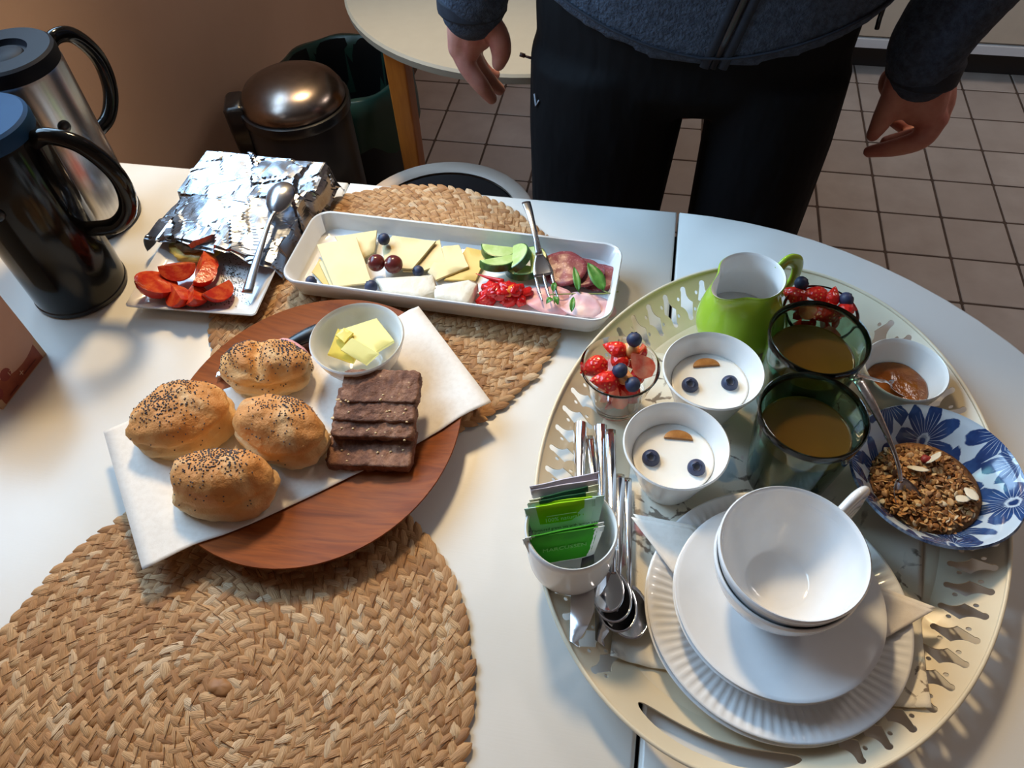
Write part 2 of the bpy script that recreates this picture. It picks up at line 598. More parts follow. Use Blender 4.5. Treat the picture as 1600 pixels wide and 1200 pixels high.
obj('pedal', box(0, -.12, .012, .05, .05, .008), MT['steel_dull'], b1, smooth=False)
b2 = thing('waste_bin', 'dark open waste bin lined with a green plastic bag', 'bin', (-.665, 1.45, 0))
obj('body', lathe([(0, .003), (.095, .003), (.10, .01), (.135, .47), (.142, .475), (.142, .485), (.132, .485), (.125, .46), (.093, .012), (0, .01)], 40), mat('bin_dark_green', S(12, 17, 18), .5), b2, sharp=50)
bag = []
for k, (r0, z) in enumerate(((.120, .36), (.128, .46), (.134, .49), (.146, .488), (.149, .455), (.150, .40), (.1515, .36))):
    bag.append([Vector(((r0 + .004 * math.sin(a * 9 + k) + .003 * noise.noise(Vector((a * 3, k, 0)))) * math.cos(a), (r0 + .004 * math.sin(a * 9 + k)) * math.sin(a), z + (.045 * noise.noise(Vector((math.cos(a) * 2, math.sin(a) * 2, 3))) if k > 4 else 0))) for a in [2 * PI * i / 60 for i in range(60)]])
obj('bag_liner', loft(bag, False, False), mat('bag_green', S(44, 78, 64), .35), b2)

# ------------------------------------------------------------------ person
MT['skin'] = mat('skin', S(196, 138, 122), .5, c2=S(176, 108, 98), ns=26, bump=.25, bs=420, bd=.0008, Subsurface_Weight=.1, Subsurface_Radius=(.01, .004, .002))
n = NT('trouser_cloth'); co = n.coords('Object', (1, 1, .35))
n.set(Base_Color=S(9, 9, 12), Roughness=.85, Specular_IOR_Level=.2); n.bump(n.noise(co, 14, 3), .5, .02); MT['trouser'] = n.m
n = NT('fleece'); co = n.coords('Object')
n.col(n.ramp(n.noise(co, 120, 3), [(.35, S(40, 50, 66)), (.7, S(62, 74, 92))])); n.bump(n.noise(co, 260, 3), .8, .004); n.set(Roughness=.95); MT['fleece'] = n.m
MT['sleeve'] = mat('sleeve_cloth', S(28, 35, 48), .85, c2=S(22, 28, 40), ns=80, bump=.4, bs=300)
PX = .045
def ball(p, r, sx=1, sy=1, sz=1):
    v = blob(r * sx, r * sy, r * sz, 0, 1, 0, 12, 8)
    return [q + Vector(p) for q in v[0]], v[1]
def chain(P, rad, k=5):
    Q = catmull(P, k)
    rr = lerp_list(list(rad), len(Q))
    return merge(tube(Q, rr, 12), ball(P[0], rad[0]), ball(P[-1], rad[-1]))
def fuse(o, vox, smooth=3):
    m = o.modifiers.new('fuse', 'REMESH'); m.mode = 'VOXEL'; m.voxel_size = vox; m.use_smooth_shade = True
    if smooth:
        m = o.modifiers.new('soften', 'SMOOTH'); m.iterations = smooth; m.factor = .5
    return o
def elr(cx, cy, z, rx, ry, m=28, p=2.3, zf=None):
    out = []
    for i in range(m):
        a = 2 * PI * i / m
        c, s = math.cos(a), math.sin(a)
        x = cx + rx * math.copysign(abs(c) ** (2 / p), c)
        y = cy + ry * math.copysign(abs(s) ** (2 / p), s)
        out.append(Vector((x, y, zf(x) if zf else z)))
    return out
# hands: joints read off the photograph at arm's depth
YH = 1.0
h = lambda x, y, d=0.0: aty(x, y, YH + d)
hr = [chain([h(735, -60), h(736, 10)], (.036, .032)),
      chain([h(728, 8), h(722, 45), h(717, 74)], (.027, .022, .0165)), chain([h(745, 8), h(738, 45), h(733, 78)], (.028, .024, .017)),
      chain([h(742, 10, .02), h(736, 48, .025), h(727, 80, .024)], (.025, .022, .016)), chain([h(748, 12, .03), h(746, 50, .04), h(738, 80, .044)], (.022, .020, .015)),
      chain([h(752, 10), h(756, 40, .005), h(752, 62, .012)], (.026, .024, .015)),
      chain([h(718, 74), h(731, 105, -.006), h(751, 132, -.008), h(768, 154, -.002)], (.0155, .0138, .0125, .0090)),
      chain([h(733, 80, .022), h(748, 108, .020), h(766, 128, .024), h(781, 140, .034)], (.0150, .0135, .012, .009)),
      chain([h(738, 82, .042), h(752, 106, .044), h(766, 118, .052), h(774, 116, .062)], (.0135, .0125, .011, .008)),
      chain([h(760, 35, .0), h(777, 55, -.012), h(783, 80, -.012), h(779, 100, -.008)], (.019, .0165, .0148, .010))]
hl = [chain([h(1462, 40), h(1446, 108)], (.036, .034)),
      chain([h(1430, 112), h(1418, 145), h(1404, 172)], (.026, .020, .0140)), chain([h(1452, 118), h(1452, 155), h(1450, 188)], (.028, .025, .018)),
      chain([h(1440, 112), h(1432, 150), h(1428, 180)], (.027, .022, .014)), chain([h(1462, 118, .02), h(1468, 155, .026), h(1466, 182, .028)], (.024, .021, .015)),
      chain([h(1410, 118), h(1396, 152, -.006), h(1379, 186, -.010), h(1364, 211, -.008)], (.020, .0165, .0145, .0095)),
      chain([h(1460, 186), h(1440, 216, -.008), h(1400, 230, -.012), h(1358, 237, -.010)], (.018, .0150, .0128, .0085)),
      chain([h(1466, 184, .024), h(1446, 208, .024), h(1415, 216, .022), h(1384, 222, .020)], (.0155, .0135, .012, .009)),
      chain([h(1462, 180, .044), h(1440, 196, .05), h(1416, 198, .05), h(1398, 190, .048)], (.0145, .013, .0115, .009)),
      chain([h(1405, 116, .045), h(1390, 120, .05), h(1383, 134, .045), h(1386, 146, .045)], (.013, .012, .010, .008))]
elbR, elbL = Vector((-.30, 1.07, 1.13)), Vector((.43, 1.07, 1.10))
shR, shL = Vector((-.155, 1.05, 1.42)), Vector((.245, 1.05, 1.42))
body = merge(*hr, *hl,
             chain([h(735, -60), elbR, shR], (.034, .045, .055)), chain([h(1462, 40), elbL, shL], (.034, .045, .055)),
             chain([(PX, 1.03, .80), (PX, 1.04, 1.1), (PX, 1.05, 1.42)], (.09, .085, .09)), chain([shR, (PX, 1.05, 1.44), shL], (.06, .065, .06)),
             chain([(PX, 1.05, 1.42), (PX, 1.04, 1.56)], (.06, .055)),
             ball((PX, 1.02, 1.66), .098, .80, 1.0, 1.22), ball((PX, .985, 1.60), .06, .9, .9, .9), ball((PX, .915, 1.655), .017, .8, 1.1, 1.5),
             ball((PX - .08, 1.035, 1.66), .026, .4, .8, 1.2), ball((PX + .08, 1.035, 1.66), .026, .4, .8, 1.2),
             chain([(-.06, 1.0, .80), (-.065, .995, .45), (-.07, 1.0, .08)], (.075, .05, .038)), chain([(.155, 1.0, .80), (.16, .995, .45), (.16, 1.0, .08)], (.075, .05, .038)))
person = obj('person', body, MT['skin'], normals=False)
fuse(person, .0036, 3)
tag(person, 'person in dark trousers and blue fleece standing behind the table, both hands hanging', 'person')
tr = merge(loft([elr(-.07, 1.0, .06, .075, .085), elr(-.072, .995, .3, .085, .09), elr(-.069, .99, .55, .102, .095), elr(-.064, .995, .72, .110, .10), elr(-.06, 1.0, .82, .112, .10)]),
           loft([elr(.155, 1.0, .06, .072, .085), elr(.158, .995, .3, .078, .09), elr(.162, .99, .55, .085, .095), elr(.164, .995, .72, .088, .10), elr(.150, 1.0, .82, .10, .10)]),
           loft([elr(.04, 1.005, .765, .13, .085), elr(.04, 1.005, .80, .205, .105), elr(.04, 1.01, .90, .208, .112), elr(.045, 1.02, 1.0, .19, .11)]))
fuse(obj('trousers', tr, MT['trouser'], person, normals=False), .008, 4)
hem = lambda x: .852 + .055 * (abs(x - .06) / .2) ** 1.6
jk = merge(loft([elr(.05, 1.015, 0, .226, .128, zf=hem), elr(.05, 1.015, 0, .235, .136, zf=lambda x: hem(x) + .02), elr(.05, 1.02, 1.0, .232, .14), elr(.045, 1.03, 1.2, .215, .135), elr(.045, 1.04, 1.38, .20, .115), elr(.045, 1.05, 1.47, .12, .08), elr(.045, 1.05, 1.53, .065, .065)]),
           chain([h(738, 8), h(738, -60), elbR, shR], (.046, .05, .062, .078)), chain([h(1443, 106), h(1470, 40), elbL, shL], (.044, .05, .062, .078)))
fuse(obj('fleece_jacket', jk, MT['fleece'], person, normals=False), .009, 4)
def front(x, z):
    t = min(1, abs(x - .05) / .235)
    return 1.02 - .139 * (1 - t ** 2.3) ** (1 / 2.3)
zp = []
for i in range(14):
    z = .862 + i * .045
    x = .066 + .045 * min(1, i / 4)
    zp.append(Vector((x, front(x, z) - .001, z)))
obj('zip', tube(zp, .0045, 8, .0025, up=(0, 1, 0)), MT['black_plastic'], person)
for dx in (-.010, .011):
    obj('zip_placket', tube([p + Vector((dx, .0008, 0)) for p in zp], .006, 8, .0025, up=(0, 1, 0)), MT['sleeve'], person)
hm = [Vector((p.x, p.y - .0015, p.z + .022)) for p in elr(.05, 1.015, 0, .234, .135, 60, zf=hem)]
obj('hem_seam', tube(hm, .0018, 6, closed=True), MT['sleeve'], person)
for a, b, c in ((h(737, -10), h(738, 12), .0475), (h(1452, 88), h(1440, 117), .0455)):
    obj('cuff', merge(tube(catmull([a, (a + b) / 2, b], 4), c, 24), ball(a, c * .8)), MT['sleeve'], person)
pl = aty(828, 89, .985)
obj('zip_pull', merge(tube([pl + Vector((.004, 0, -.002)), pl + Vector((-.008, 0, .001))], .0018, 8), tube([pl + Vector((-.007, 0, .001)), pl + Vector((-.014, 0, .003))], .003, 8)), mat('zip_pull_red', S(70, 44, 44), .4), person)
lg = [aty(835, 147, .935), aty(837, 166, .935), aty(842, 157, .93)]
obj('logo_mark', tube(lg, .0012, 6), mat('logo_grey', S(150, 156, 166), .5), person)
dc = aty(1374, 30, .98)
obj('drawcord', tube([dc + Vector((0, 0, .03)), dc, dc + Vector((.001, 0, -.012))], .003, 8), MT['black_plastic'], person)
for x in (-.07, .158):
    obj('shoe', loft([elr(x, .96, .0, .05, .135, 24), elr(x, .96, .03, .052, .138, 24), elr(x, .985, .07, .045, .10, 24), elr(x, 1.0, .11, .042, .05, 24)]), MT['black_matte'], person)
hv = blob(.086, .104, .10, .05, 3, 3, 20, 12)
hv = ([Vector((PX + v.x, 1.035 + v.y * 1.02, 1.695 + v.z)) for v in hv[0]], hv[1])
obj('hair', hv, mat('hair_grey', S(120, 112, 104), .7), person)

# ------------------------------------------------------------------ braided mats
def leaf_piece(V, F, tints, uvs, c, ang, L, Wd, Ht, roll):
    nx, ny = 6, 4
    b = len(V)
    ca, sa = math.cos(ang), math.sin(ang)
    tn = random.random()
    for i in range(nx + 1):
        u = i / nx * 2 - 1
        k = (1 - abs(u) ** 2.6) ** .5
        for j in range(ny + 1):
            v = j / ny * 2 - 1
            lx = u * L / 2
            ly = v * Wd / 2 * max(k, .12)
            lz = Ht * max(0, 1 - v * v) ** .5 * (.35 + .65 * k) + roll * u * .0010 - .0012 * abs(u) ** 3
            V.append((c[0] + lx * ca - ly * sa, c[1] + lx * sa + ly * ca, c[2] + lz))
            tints.append(tn)
            uvs.append((u + tn * 37, v * .5 + tn * 11))
    for i in range(nx):
        for j in range(ny):
            a = b + i * (ny + 1) + j
            F.append((a, a + ny + 1, a + ny + 2, a + 1))

def braid_mat(label, cx, cy, rad, seed):
    random.seed(seed)
    t = thing('braided_placemat', label, 'placemat', (cx, cy, T))
    obj('backing', lathe([(0, .0005), (rad - .006, .0005), (rad - .003, .002), (rad - .006, .0035), (0, .0035)], 64), MT['braid_under'], t)
    wd = .0128
    nr = int(rad / wd)
    for k in range(nr):
        r = rad - wd * (k + .5)
        if r < .004:
            continue
        V, F, tn, uv = [], [], [], []
        m = max(4, int(2 * PI * r / .0118))
        ph = random.random() * 6
        wob = lambda a: 1 + .010 * math.sin(3 * a + seed) + .006 * math.sin(5 * a + 1.3 * seed)
        for i in range(m):
            for side in (1, -1):
                a = ph + 2 * PI * (i + (.5 if side > 0 else 0)) / m
                rr = (r + side * wd * .23) * wob(a) + random.uniform(-.0005, .0005)
                z = .0036 + random.uniform(-.0004, .0006)
                leaf_piece(V, F, tn, uv, (rr * math.cos(a), rr * math.sin(a), z), a + PI / 2 - side * R(random.uniform(20, 40)),
                           .0235 * random.uniform(.8, 1.2), .0096 * random.uniform(.8, 1.2), .0022 * random.uniform(.8, 1.2), side)
        o = obj('braid_coil', (V, F), MT['braid'], t, normals=False)
        me = o.data
        at_ = me.attributes.new('tint', 'FLOAT', 'POINT')
        at_.data.foreach_set('value', tn)
        ul = me.uv_layers.new(name='fib')
        for lpi in me.loops:
            ul.data[lpi.index].uv = uv[lpi.vertex_index]
    obj('braid_coil', blob(.011, .008, .0045, .3, 3, seed, 16, 8, flat=-.0005), MT['braid'], t, loc=(0, 0, .0035))
    V, F = [], []
    for k in range(1, nr):
        r = rad - wd * k
        if r < .01:
            continue
        m = max(4, int(2 * PI * r / .0135))
        for i in range(m):
            a = 2 * PI * (i + random.random() * .4) / m
            b = a + .0085 / r
            p = Vector(((r - .0045) * math.cos(a), (r - .0045) * math.sin(a), .0068))
            q = Vector(((r + .0045) * math.cos(b), (r + .0045) * math.sin(b), .0068))
            mid = (p + q) / 2 + Vector((0, 0, -.0006))
            tv = tube([p, mid, q], .00034, 4)
            n0 = len(V)
            V += tv[0]
            F += [tuple(x + n0 for x in f) for f in tv[1]]
    s = obj('stitching', (V, F), MT['stitch'], t, normals=False)
    s['kind'] = 'stuff'
    return t
braid_mat('round braided straw placemat in the foreground with nothing set at its centre', -.2792, .1325, .1995, 3)
braid_mat('round braided straw placemat lying under the long white platter', -.263, .5665, .1985, 5)
ZM = .0075      # top of a mat

# ------------------------------------------------------------------ wooden plate with bread
WC, WR = (-.2815, .379), .1475
wp = obj('wooden_plate', lathe([(0, .010), (.06, .010), (.105, .0115), (.130, .0155), (.1445, .0205), (.1472, .0215), (.1478, .0205), (.142, .0165), (.12, .008), (.09, .002), (.085, .0), (0, .0)], 96), MT['wood'], sharp=50)
wp.location = (WC[0], WC[1], T + ZM); wp.scale = (.955, 1.055, 1)
tag(wp, 'shallow round reddish brown wooden plate carrying rolls and dark bread', 'plate')
ZW = ZM + .0118     # floor of the wooden plate
MT['paper'] = mat('napkin_paper', S(240, 232, 222), .9, c2=S(234, 225, 214), ns=200, bump=.25, bs=900, bd=.0004)
def sheet(corners, z, nx=30, ny=24, zf=None, amp=.0012):
    V, F = [], []
    a, b, c, d = corners
    for j in range(ny + 1):
        for i in range(nx + 1):
            u, v = i / nx, j / ny
            p = (a * (1 - u) + b * u) * (1 - v) + (d * (1 - u) + c * u) * v
            zz = (zf(p.x, p.y) if zf else T + z) + amp * noise.noise(Vector((p.x * 25, p.y * 25, 1)))
            V.append(Vector((p.x, p.y, zz)))
    for j in range(ny):
        for i in range(nx):
            q = j * (nx + 1) + i
            F.append((q, q + 1, q + nx + 2, q + nx + 1))
    return V, F
def napz(x, y):
    r = math.hypot((x - WC[0]) / .955, (y - WC[1]) / 1.055)
    pr = [(0, .010), (.06, .010), (.105, .0115), (.130, .0155), (.1445, .0205), (.152, .0222)]
    for (ra, za), (rb, zb_) in zip(pr, pr[1:]):
        if r <= rb:
            return T + ZM + .0014 + za + (zb_ - za) * (r - ra) / (rb - ra)
    return T + ZM + .0236 - .05 * (r - .152)
np_ = obj('paper_napkin', sheet([at(163, 676, .027), at(225, 893, .027), at(768, 632, .026), at(655, 484, .026)], 0, 44, 30, napz, .0007), MT['paper'])
solidify(np_, .0006, 1)
tag(np_, 'white paper napkin spread over the wooden plate under the rolls', 'napkin')
ZN = ZW + .0014

def roll_material():
    n = NT('roll_crust')
    co = n.coords('Object')
    sp = n.n('ShaderNodeSeparateXYZ'); n.l(co, sp.inputs[0])
    zz = n.math('ADD', n.math('MULTIPLY', sp.outputs[2], 16.0), n.math('MULTIPLY', n.noise(co, 22, 4), .75))
    c = n.ramp(zz, [(.40, S(238, 214, 170)), (.66, S(232, 192, 136)), (.90, S(220, 162, 98)), (1.0, S(208, 142, 80))])
    pale = n.ramp(n.noise(co, 14, 5, .6, .4), [(.50, (0, 0, 0, 1)), (.62, (.8, .8, .8, 1))])
    n.col(n.mix(pale, c, S(232, 200, 150)))
    n.bump(n.noise(co, 85, 6, .65), .75, .004); n.set(Roughness=.6, Specular_IOR_Level=.3); return n.m
MT['roll'] = roll_material()
MT['poppy'] = mat('poppy_seed', S(58, 52, 56), .6, c2=S(88, 80, 82), ns=2000)
def bread_roll(label, box_px, hgt, rot, seed, crease, seed_spots, tilt=0):
    x0, x1, y0, y1 = box_px
    c = at((x0 + x1) / 2, (y0 + y1) / 2, ZN + hgt * .45)
    dep = (c - CAM).dot(CF)
    rx = (x1 - x0) / 2 * dep / FPX
    ry = max(((y1 - y0) / 2 * dep / FPX - hgt * .30) / .80, rx * .62)
    t = thing('poppy_seed_roll', label, 'bread roll', (c.x, c.y, T + ZN), (0, 0, rot), 'poppy seed rolls on the wooden plate')
    off = Vector((seed * 5.1, seed * 2.3, 0))
    def shape(p):
        q = p.copy()
        l = max(1e-4, math.hypot(q.x, q.y))
        k = 1 + .10 * noise.noise(Vector((q.x * 1.3, q.y * 1.3, q.z * 1.6)) + off) + .05 * noise.noise(q * 3.3 + off)
        q *= k
        e = math.exp(-((q.x * crease[0] + q.y * crease[1] - crease[2]) / .13) ** 2)
        q.z -= crease[3] * e * max(0, q.z)
        # torn side
        tear = math.exp(-((q.z - .12) / .10) ** 2) * (.5 + .5 * noise.noise(Vector((q.x * 2, q.y * 2, seed)))) * .24
        q.x *= 1 - tear; q.y *= 1 - tear
        return q
    hz = hgt * .62
    V, F = blob(rx, ry, hz, 0, 1, 0, 56, 34, fn=shape)
    lo = -hgt * .38
    V = [Vector((v.x, v.y, (v.z if v.z > lo else lo + (v.z - lo) * .05) - lo)) for v in V]
    for i, v in enumerate(V):
        lowr = max(0, 1 - v.z / (hgt * .55))
        kk = .0011 * noise.noise(v * 150 + off) + .0022 * noise.noise(v * 60 + off) + (.0065 * lowr + .0010) * (.35 - abs(noise.noise(Vector((v.x * 45, v.y * 45, v.z * 110)) + off)))
        d = Vector((v.x, v.y, v.z - hgt * .3)).normalized()
        V[i] = v + d * kk if v.z > .003 else v
    zmin = min(v.z for v in V)
    V = [Vector((v.x, v.y, v.z - zmin)) for v in V]
    b = obj('crust', (V, F), MT['roll'], t)
    # poppy seeds sit on the crust
    rnd = random.Random(seed)
    me = b.data
    SV, SF = [], []
    base, bf = blob(.00085, .00062, .00055, 0, 1, 0, 6, 4)
    polys = [p for p in me.polygons if p.normal.z > .25]
    cum, tot = [], 0
    for p in polys:
        tot += p.area
        cum.append(tot)
    Minv = Matrix.Rotation(-rot, 3, 'Z')
    for (sx, sy, sr, cnt) in seed_spots:
        cc = Minv @ Vector((sx * rx, sy * ry, 0))
        got = 0
        for _ in range(cnt * 30):
            p = rnd.choices(polys, cum_weights=cum)[0]
            q = p.center
            dd = math.hypot(q.x - cc.x, q.y - cc.y) / (sr * rx)
            if rnd.random() > math.exp(-dd * dd * 1.6):
                continue
            vs = [me.vertices[i].co for i in p.vertices]
            wts = [rnd.random() for _ in vs]; sw = sum(wts)
            pos = sum((v * (w_ / sw) for v, w_ in zip(vs, wts)), Vector()) + p.normal * .0003
            mt = Matrix.Rotation(rnd.random() * 6, 3, 'Z')
            n0 = len(SV)
            SV += [pos + mt @ v for v in base]
            SF += [tuple(i + n0 for i in f) for f in bf]
            got += 1
            if got >= cnt:
                break
    s = obj('poppy_seeds', (SV, SF), MT['poppy'], t, normals=False)
    s['kind'] = 'stuff'
    return t
bread_roll('golden poppy seed roll furthest left on the wooden plate', (203, 363, 578, 730), .056, .5, 1, (.3, .9, .9, .1), [(-.05, .55, .4, 170), (-.35, -.1, .4, 170), (.1, -.15, .35, 110), (.1, .1, .8, 60)])
bread_roll('poppy seed roll split by a deep crease, beside the butter bowl', (340, 491, 528, 616), .044, .15, 2, (1, .1, -.08, .42), [(-.6, .25, .35, 220), (.5, .45, .35, 240), (.3, -.1, .6, 110), (-.6, -.3, .3, 40)])
bread_roll('pale sided poppy seed roll in the middle touching the dark bread', (352, 519, 607, 733), .054, -.25, 3, (.5, .85, -.9, .2), [(.35, .35, .32, 150), (.05, .4, .4, 100), (.1, .1, .7, 40)])
bread_roll('poppy seed roll nearest the camera at the front of the wooden plate', (264, 434, 685, 823), .056, .2, 4, (-.8, .5, -.9, .2), [(.15, .4, .38, 260), (-.3, .2, .4, 180), (-.1, .0, .7, 90)])

# dark rye slices, overlapping like shingles
n = NT('rye_crumb'); co = n.coords('Object')
cc = n.ramp(n.noise(co, 70, 5, .7), [(.3, S(74, 42, 28)), (.48, S(124, 80, 58)), (.68, S(166, 120, 92))])
vs = n.ramp(n.voro(co, 150), [(.10, (1, 1, 1, 1)), (.17, (0, 0, 0, 1))])
gate = n.ramp(n.noise(co, 60, 2), [(.53, (0, 0, 0, 1)), (.58, (.8, .8, .8, 1))])
n.col(n.mix(n.mix(1.0, vs, gate, 'MULTIPLY'), cc, S(206, 168, 126)))
n.bump(n.noise(co, 180, 5, .7), .8, .003); n.set(Roughness=.75); MT['rye'] = n.m
def rough_box(sx, sy, sz, seed, div=(26, 16, 4), amp=.0016):
    bm = bmesh.new()
    bmesh.ops.create_cube(bm, size=1)
    bmesh.ops.subdivide_edges(bm, edges=[e for e in bm.edges if abs(e.verts[0].co.x - e.verts[1].co.x) > .5], cuts=div[0])
    bmesh.ops.subdivide_edges(bm, edges=[e for e in bm.edges if abs(e.verts[0].co.y - e.verts[1].co.y) > .5], cuts=div[1], use_grid_fill=True)
    bmesh.ops.subdivide_edges(bm, edges=[e for e in bm.edges if abs(e.verts[0].co.z - e.verts[1].co.z) > .5], cuts=div[2], use_grid_fill=True)
    off = Vector((seed * 3.3, seed * 9.1, 0))
    V = []
    for v in bm.verts:
        p = v.co.copy()
        rr = .12
        for a, b in ((0, 1),):
            if abs(p[a]) > .5 - rr * .6 and abs(p[b]) > .5 - rr:
                ca = math.copysign(.5 - rr * .6, p[a]); cb = math.copysign(.5 - rr, p[b])
                dx, dy = (p[a] - ca) / (rr * .6), (p[b] - cb) / rr
                l = max(abs(dx), abs(dy)) / max(1e-6, math.hypot(dx, dy))
                p[a] = ca + dx * l * rr * .6; p[b] = cb + dy * l * rr
        q = Vector((p.x * sx, p.y * sy, p.z * sz))
        d = Vector((p.x, p.y, p.z)).normalized()
        q += d * (amp * noise.noise(q * 160 + off) + amp * .9 * noise.noise(q * 420 + off))
        V.append(q)
    bm.verts.index_update()
    F = [tuple(v.index for v in f.verts) for f in bm.faces]
    bm.free()
    return V, F
rye = [((582, 700), .000, 3, 'flat dark rye bread slice at the front of the overlapping four'), ((586, 662), .0125, 14, 'dark rye bread slice second from the front overhanging the flat one'),
       ((590, 637), .0195, 15, 'dark rye bread slice third from the front of four'), ((597, 609), .0250, 12, 'dark rye bread slice at the back below the butter bowl')]
for k, (px, z, tl, lab) in enumerate(rye):
    c = at(px[0], px[1], ZN + z + .006)
    o = obj('rye_bread_slice', rough_box(.079 - .002 * k, .044 if k == 0 else .033, .0105, k + 1), MT['rye'], loc=c + Vector((0, 0, .0025 if k else 0.0006)), rot=(R(tl), R(-2), R(6)))
    tag(o, lab, 'bread', 'dark rye slices on the napkin')
    for s_ in range(7):
        gx = random.Random(k * 9 + s_)
        p = Vector((gx.uniform(-.036, .034), gx.uniform(-.019, -.004), .0052))
        if s_ == 0:
            p = Vector((-.039, -.014, .003))
        gv = blob(.0024 if s_ == 0 else .0013, .0016 if s_ == 0 else .001, .0009, .2, 2, s_, 8, 5)
        obj('grain', ([v + p for v in gv[0]], gv[1]), mat('grain_pale', S(222, 190, 140), .5) if 'grain_pale' not in bpy.data.materials else bpy.data.materials['grain_pale'], o)

# butter bowl
bc = at(557, 525, .068)
ZB = ZN
bb = obj('butter_bowl', lathe(vessel(prof_smooth([(.021, 0), (.0215, .003), (.030, .010), (.040, .026), (.0462, .046)], 4), .0026), 64), MT['bowl_white'], loc=(bc.x, bc.y, T + ZB), sharp=60)
tag(bb, 'small round white bowl of butter slices on the wooden plate', 'bowl')
MT['butter'] = mat('butter', S(242, 220, 104), .4, c2=S(238, 214, 90), ns=30, Subsurface_Weight=.2, Subsurface_Radius=(.01, .008, .003))
MT['butter_pale'] = mat('butter_pale', S(242, 228, 140), .45)
def px_slab(name, pts, zs, th, m, label=None, cat=None, group=None, ch=.0006, sub=4, sag=None):
    """thin slice whose upper outline is given by corners at their own heights"""
    P = [at(x, y, z) for (x, y), z in zip(pts, zs if isinstance(zs, (list, tuple)) else [zs] * len(pts))]
    Q = []
    for i in range(len(P)):
        a, b = P[i], P[(i + 1) % len(P)]
        for s in range(sub):
            Q.append(a.lerp(b, s / sub))
    c = sum(Q, Vector()) / len(Q)
    nrm = (P[1] - P[0]).cross(P[2] - P[0]).normalized()
    if nrm.z < 0:
        nrm = -nrm
    rnd = random.Random(int(pts[0][0] * 7 + pts[0][1]))
    Q = [q + (q - c).normalized() * rnd.uniform(-.0004, .0004) for q in Q]
    ins = [q + (c - q).normalized() * ch for q in Q]
    half = [q.lerp(c, .5) + nrm * rnd.uniform(-.0002, .0003) for q in ins]
    V, F = loft([[q - nrm * th for q in ins], [q - nrm * (th - ch) for q in Q], [q - nrm * ch for q in Q], ins, half])
    ctr = Vector((c.x, c.y, min(v.z for v in V)))
    o = obj(name, ([v - ctr for v in V], F), m, loc=ctr, sharp=45)
    if label:
        tag(o, label, cat, group)
    return o
def mid_z(*a): return list(a)
zb = ZB
px_slab('butter_slice', [(512, 553), (528, 512), (560, 548), (552, 567)], [zb + .030, zb + .036, zb + .028, zb + .022], .004, MT['butter'], 'deep yellow butter slice at the bottom left of the bowl', 'butter', 'butter slices')
px_slab('butter_slice', [(530, 515), (588, 497), (616, 532), (585, 552)], [zb + .036, zb + .037, zb + .034, zb + .032], .004, MT['butter_pale'], 'largest pale butter slice lying across the back of the bowl', 'butter', 'butter slices')
px_slab('butter_slice', [(531, 546), (550, 527), (592, 552), (572, 570)], [zb + .034, zb + .038, zb + .034, zb + .028], .0035, MT['butter_pale'], 'small butter slice on top at the front of the bowl', 'butter', 'butter slices')
px_slab('butter_slice', [(524, 524), (537, 511), (552, 520), (538, 536)], [zb + .038, zb + .041, zb + .039, zb + .037], .003, MT['butter'], 'small folded curl of yellow butter at the left of the bowl', 'butter', 'butter slices')

# ------------------------------------------------------------------ cutlery builders
def table_knife(name, label, tip, end, zt, ze, mb, mh, group=None, face=(0, 0, 1), blade_w=.0095, hw=.0075, ht=.0048, frac=.52):
    A, B = at(tip[0], tip[1], zt), at(end[0], end[1], ze)
    L = (B - A).length
    t = thing(name, label, 'knife', (0, 0, 0), group=group)
    t.matrix_world = basis(A, B - A, face)
    bl = L * frac
    V, F = [], []
    m = 20
    for i in range(m + 1):
        u = i / m
        x = u * bl
        wdt = blade_w * min(1, (1 - (1 - min(1, u / .42)) ** 2.4) + .06)
        top = blade_w * .55
        y1 = top - (top + .002) * 0 if u > .05 else top * (u / .05) ** .5
        y0 = top - wdt * 1.55
        y0 = min(y0, y1 - .0006)
        if u > .86:
            k = (u - .86) / .14
            y0 = y0 * (1 - k) - hw * .55 * k
            y1 = y1 * (1 - k) + hw * .55 * k
        th = .0010 + .0006 * u
        V += [Vector((x, y0, 0)), Vector((x, (y0 + y1) / 2, th)), Vector((x, y1, th)), Vector((x, y1, -th)), Vector((x, (y0 + y1) / 2, -th))]
    for i in range(m):
        for j in range(5):
            a = i * 5 + j; b = i * 5 + (j + 1) % 5
            F.append((a, b, b + 5, a + 5))
    F += [(0, 1, 2, 3, 4), tuple(m * 5 + j for j in range(5))]
    obj('blade', (V, F), mb, t, sharp=35)
    P = [Vector((bl - .002 + (L - bl + .002) * i / 10, 0, 0)) for i in range(11)]
    obj('handle', tube(P, [hw * .62, hw * .6, hw * .68, hw * .85, hw, hw * 1.02], 14, [ht * .55, ht * .6, ht * .7, ht * .9, ht, ht * .95]), mh, t, sharp=50)
    return t

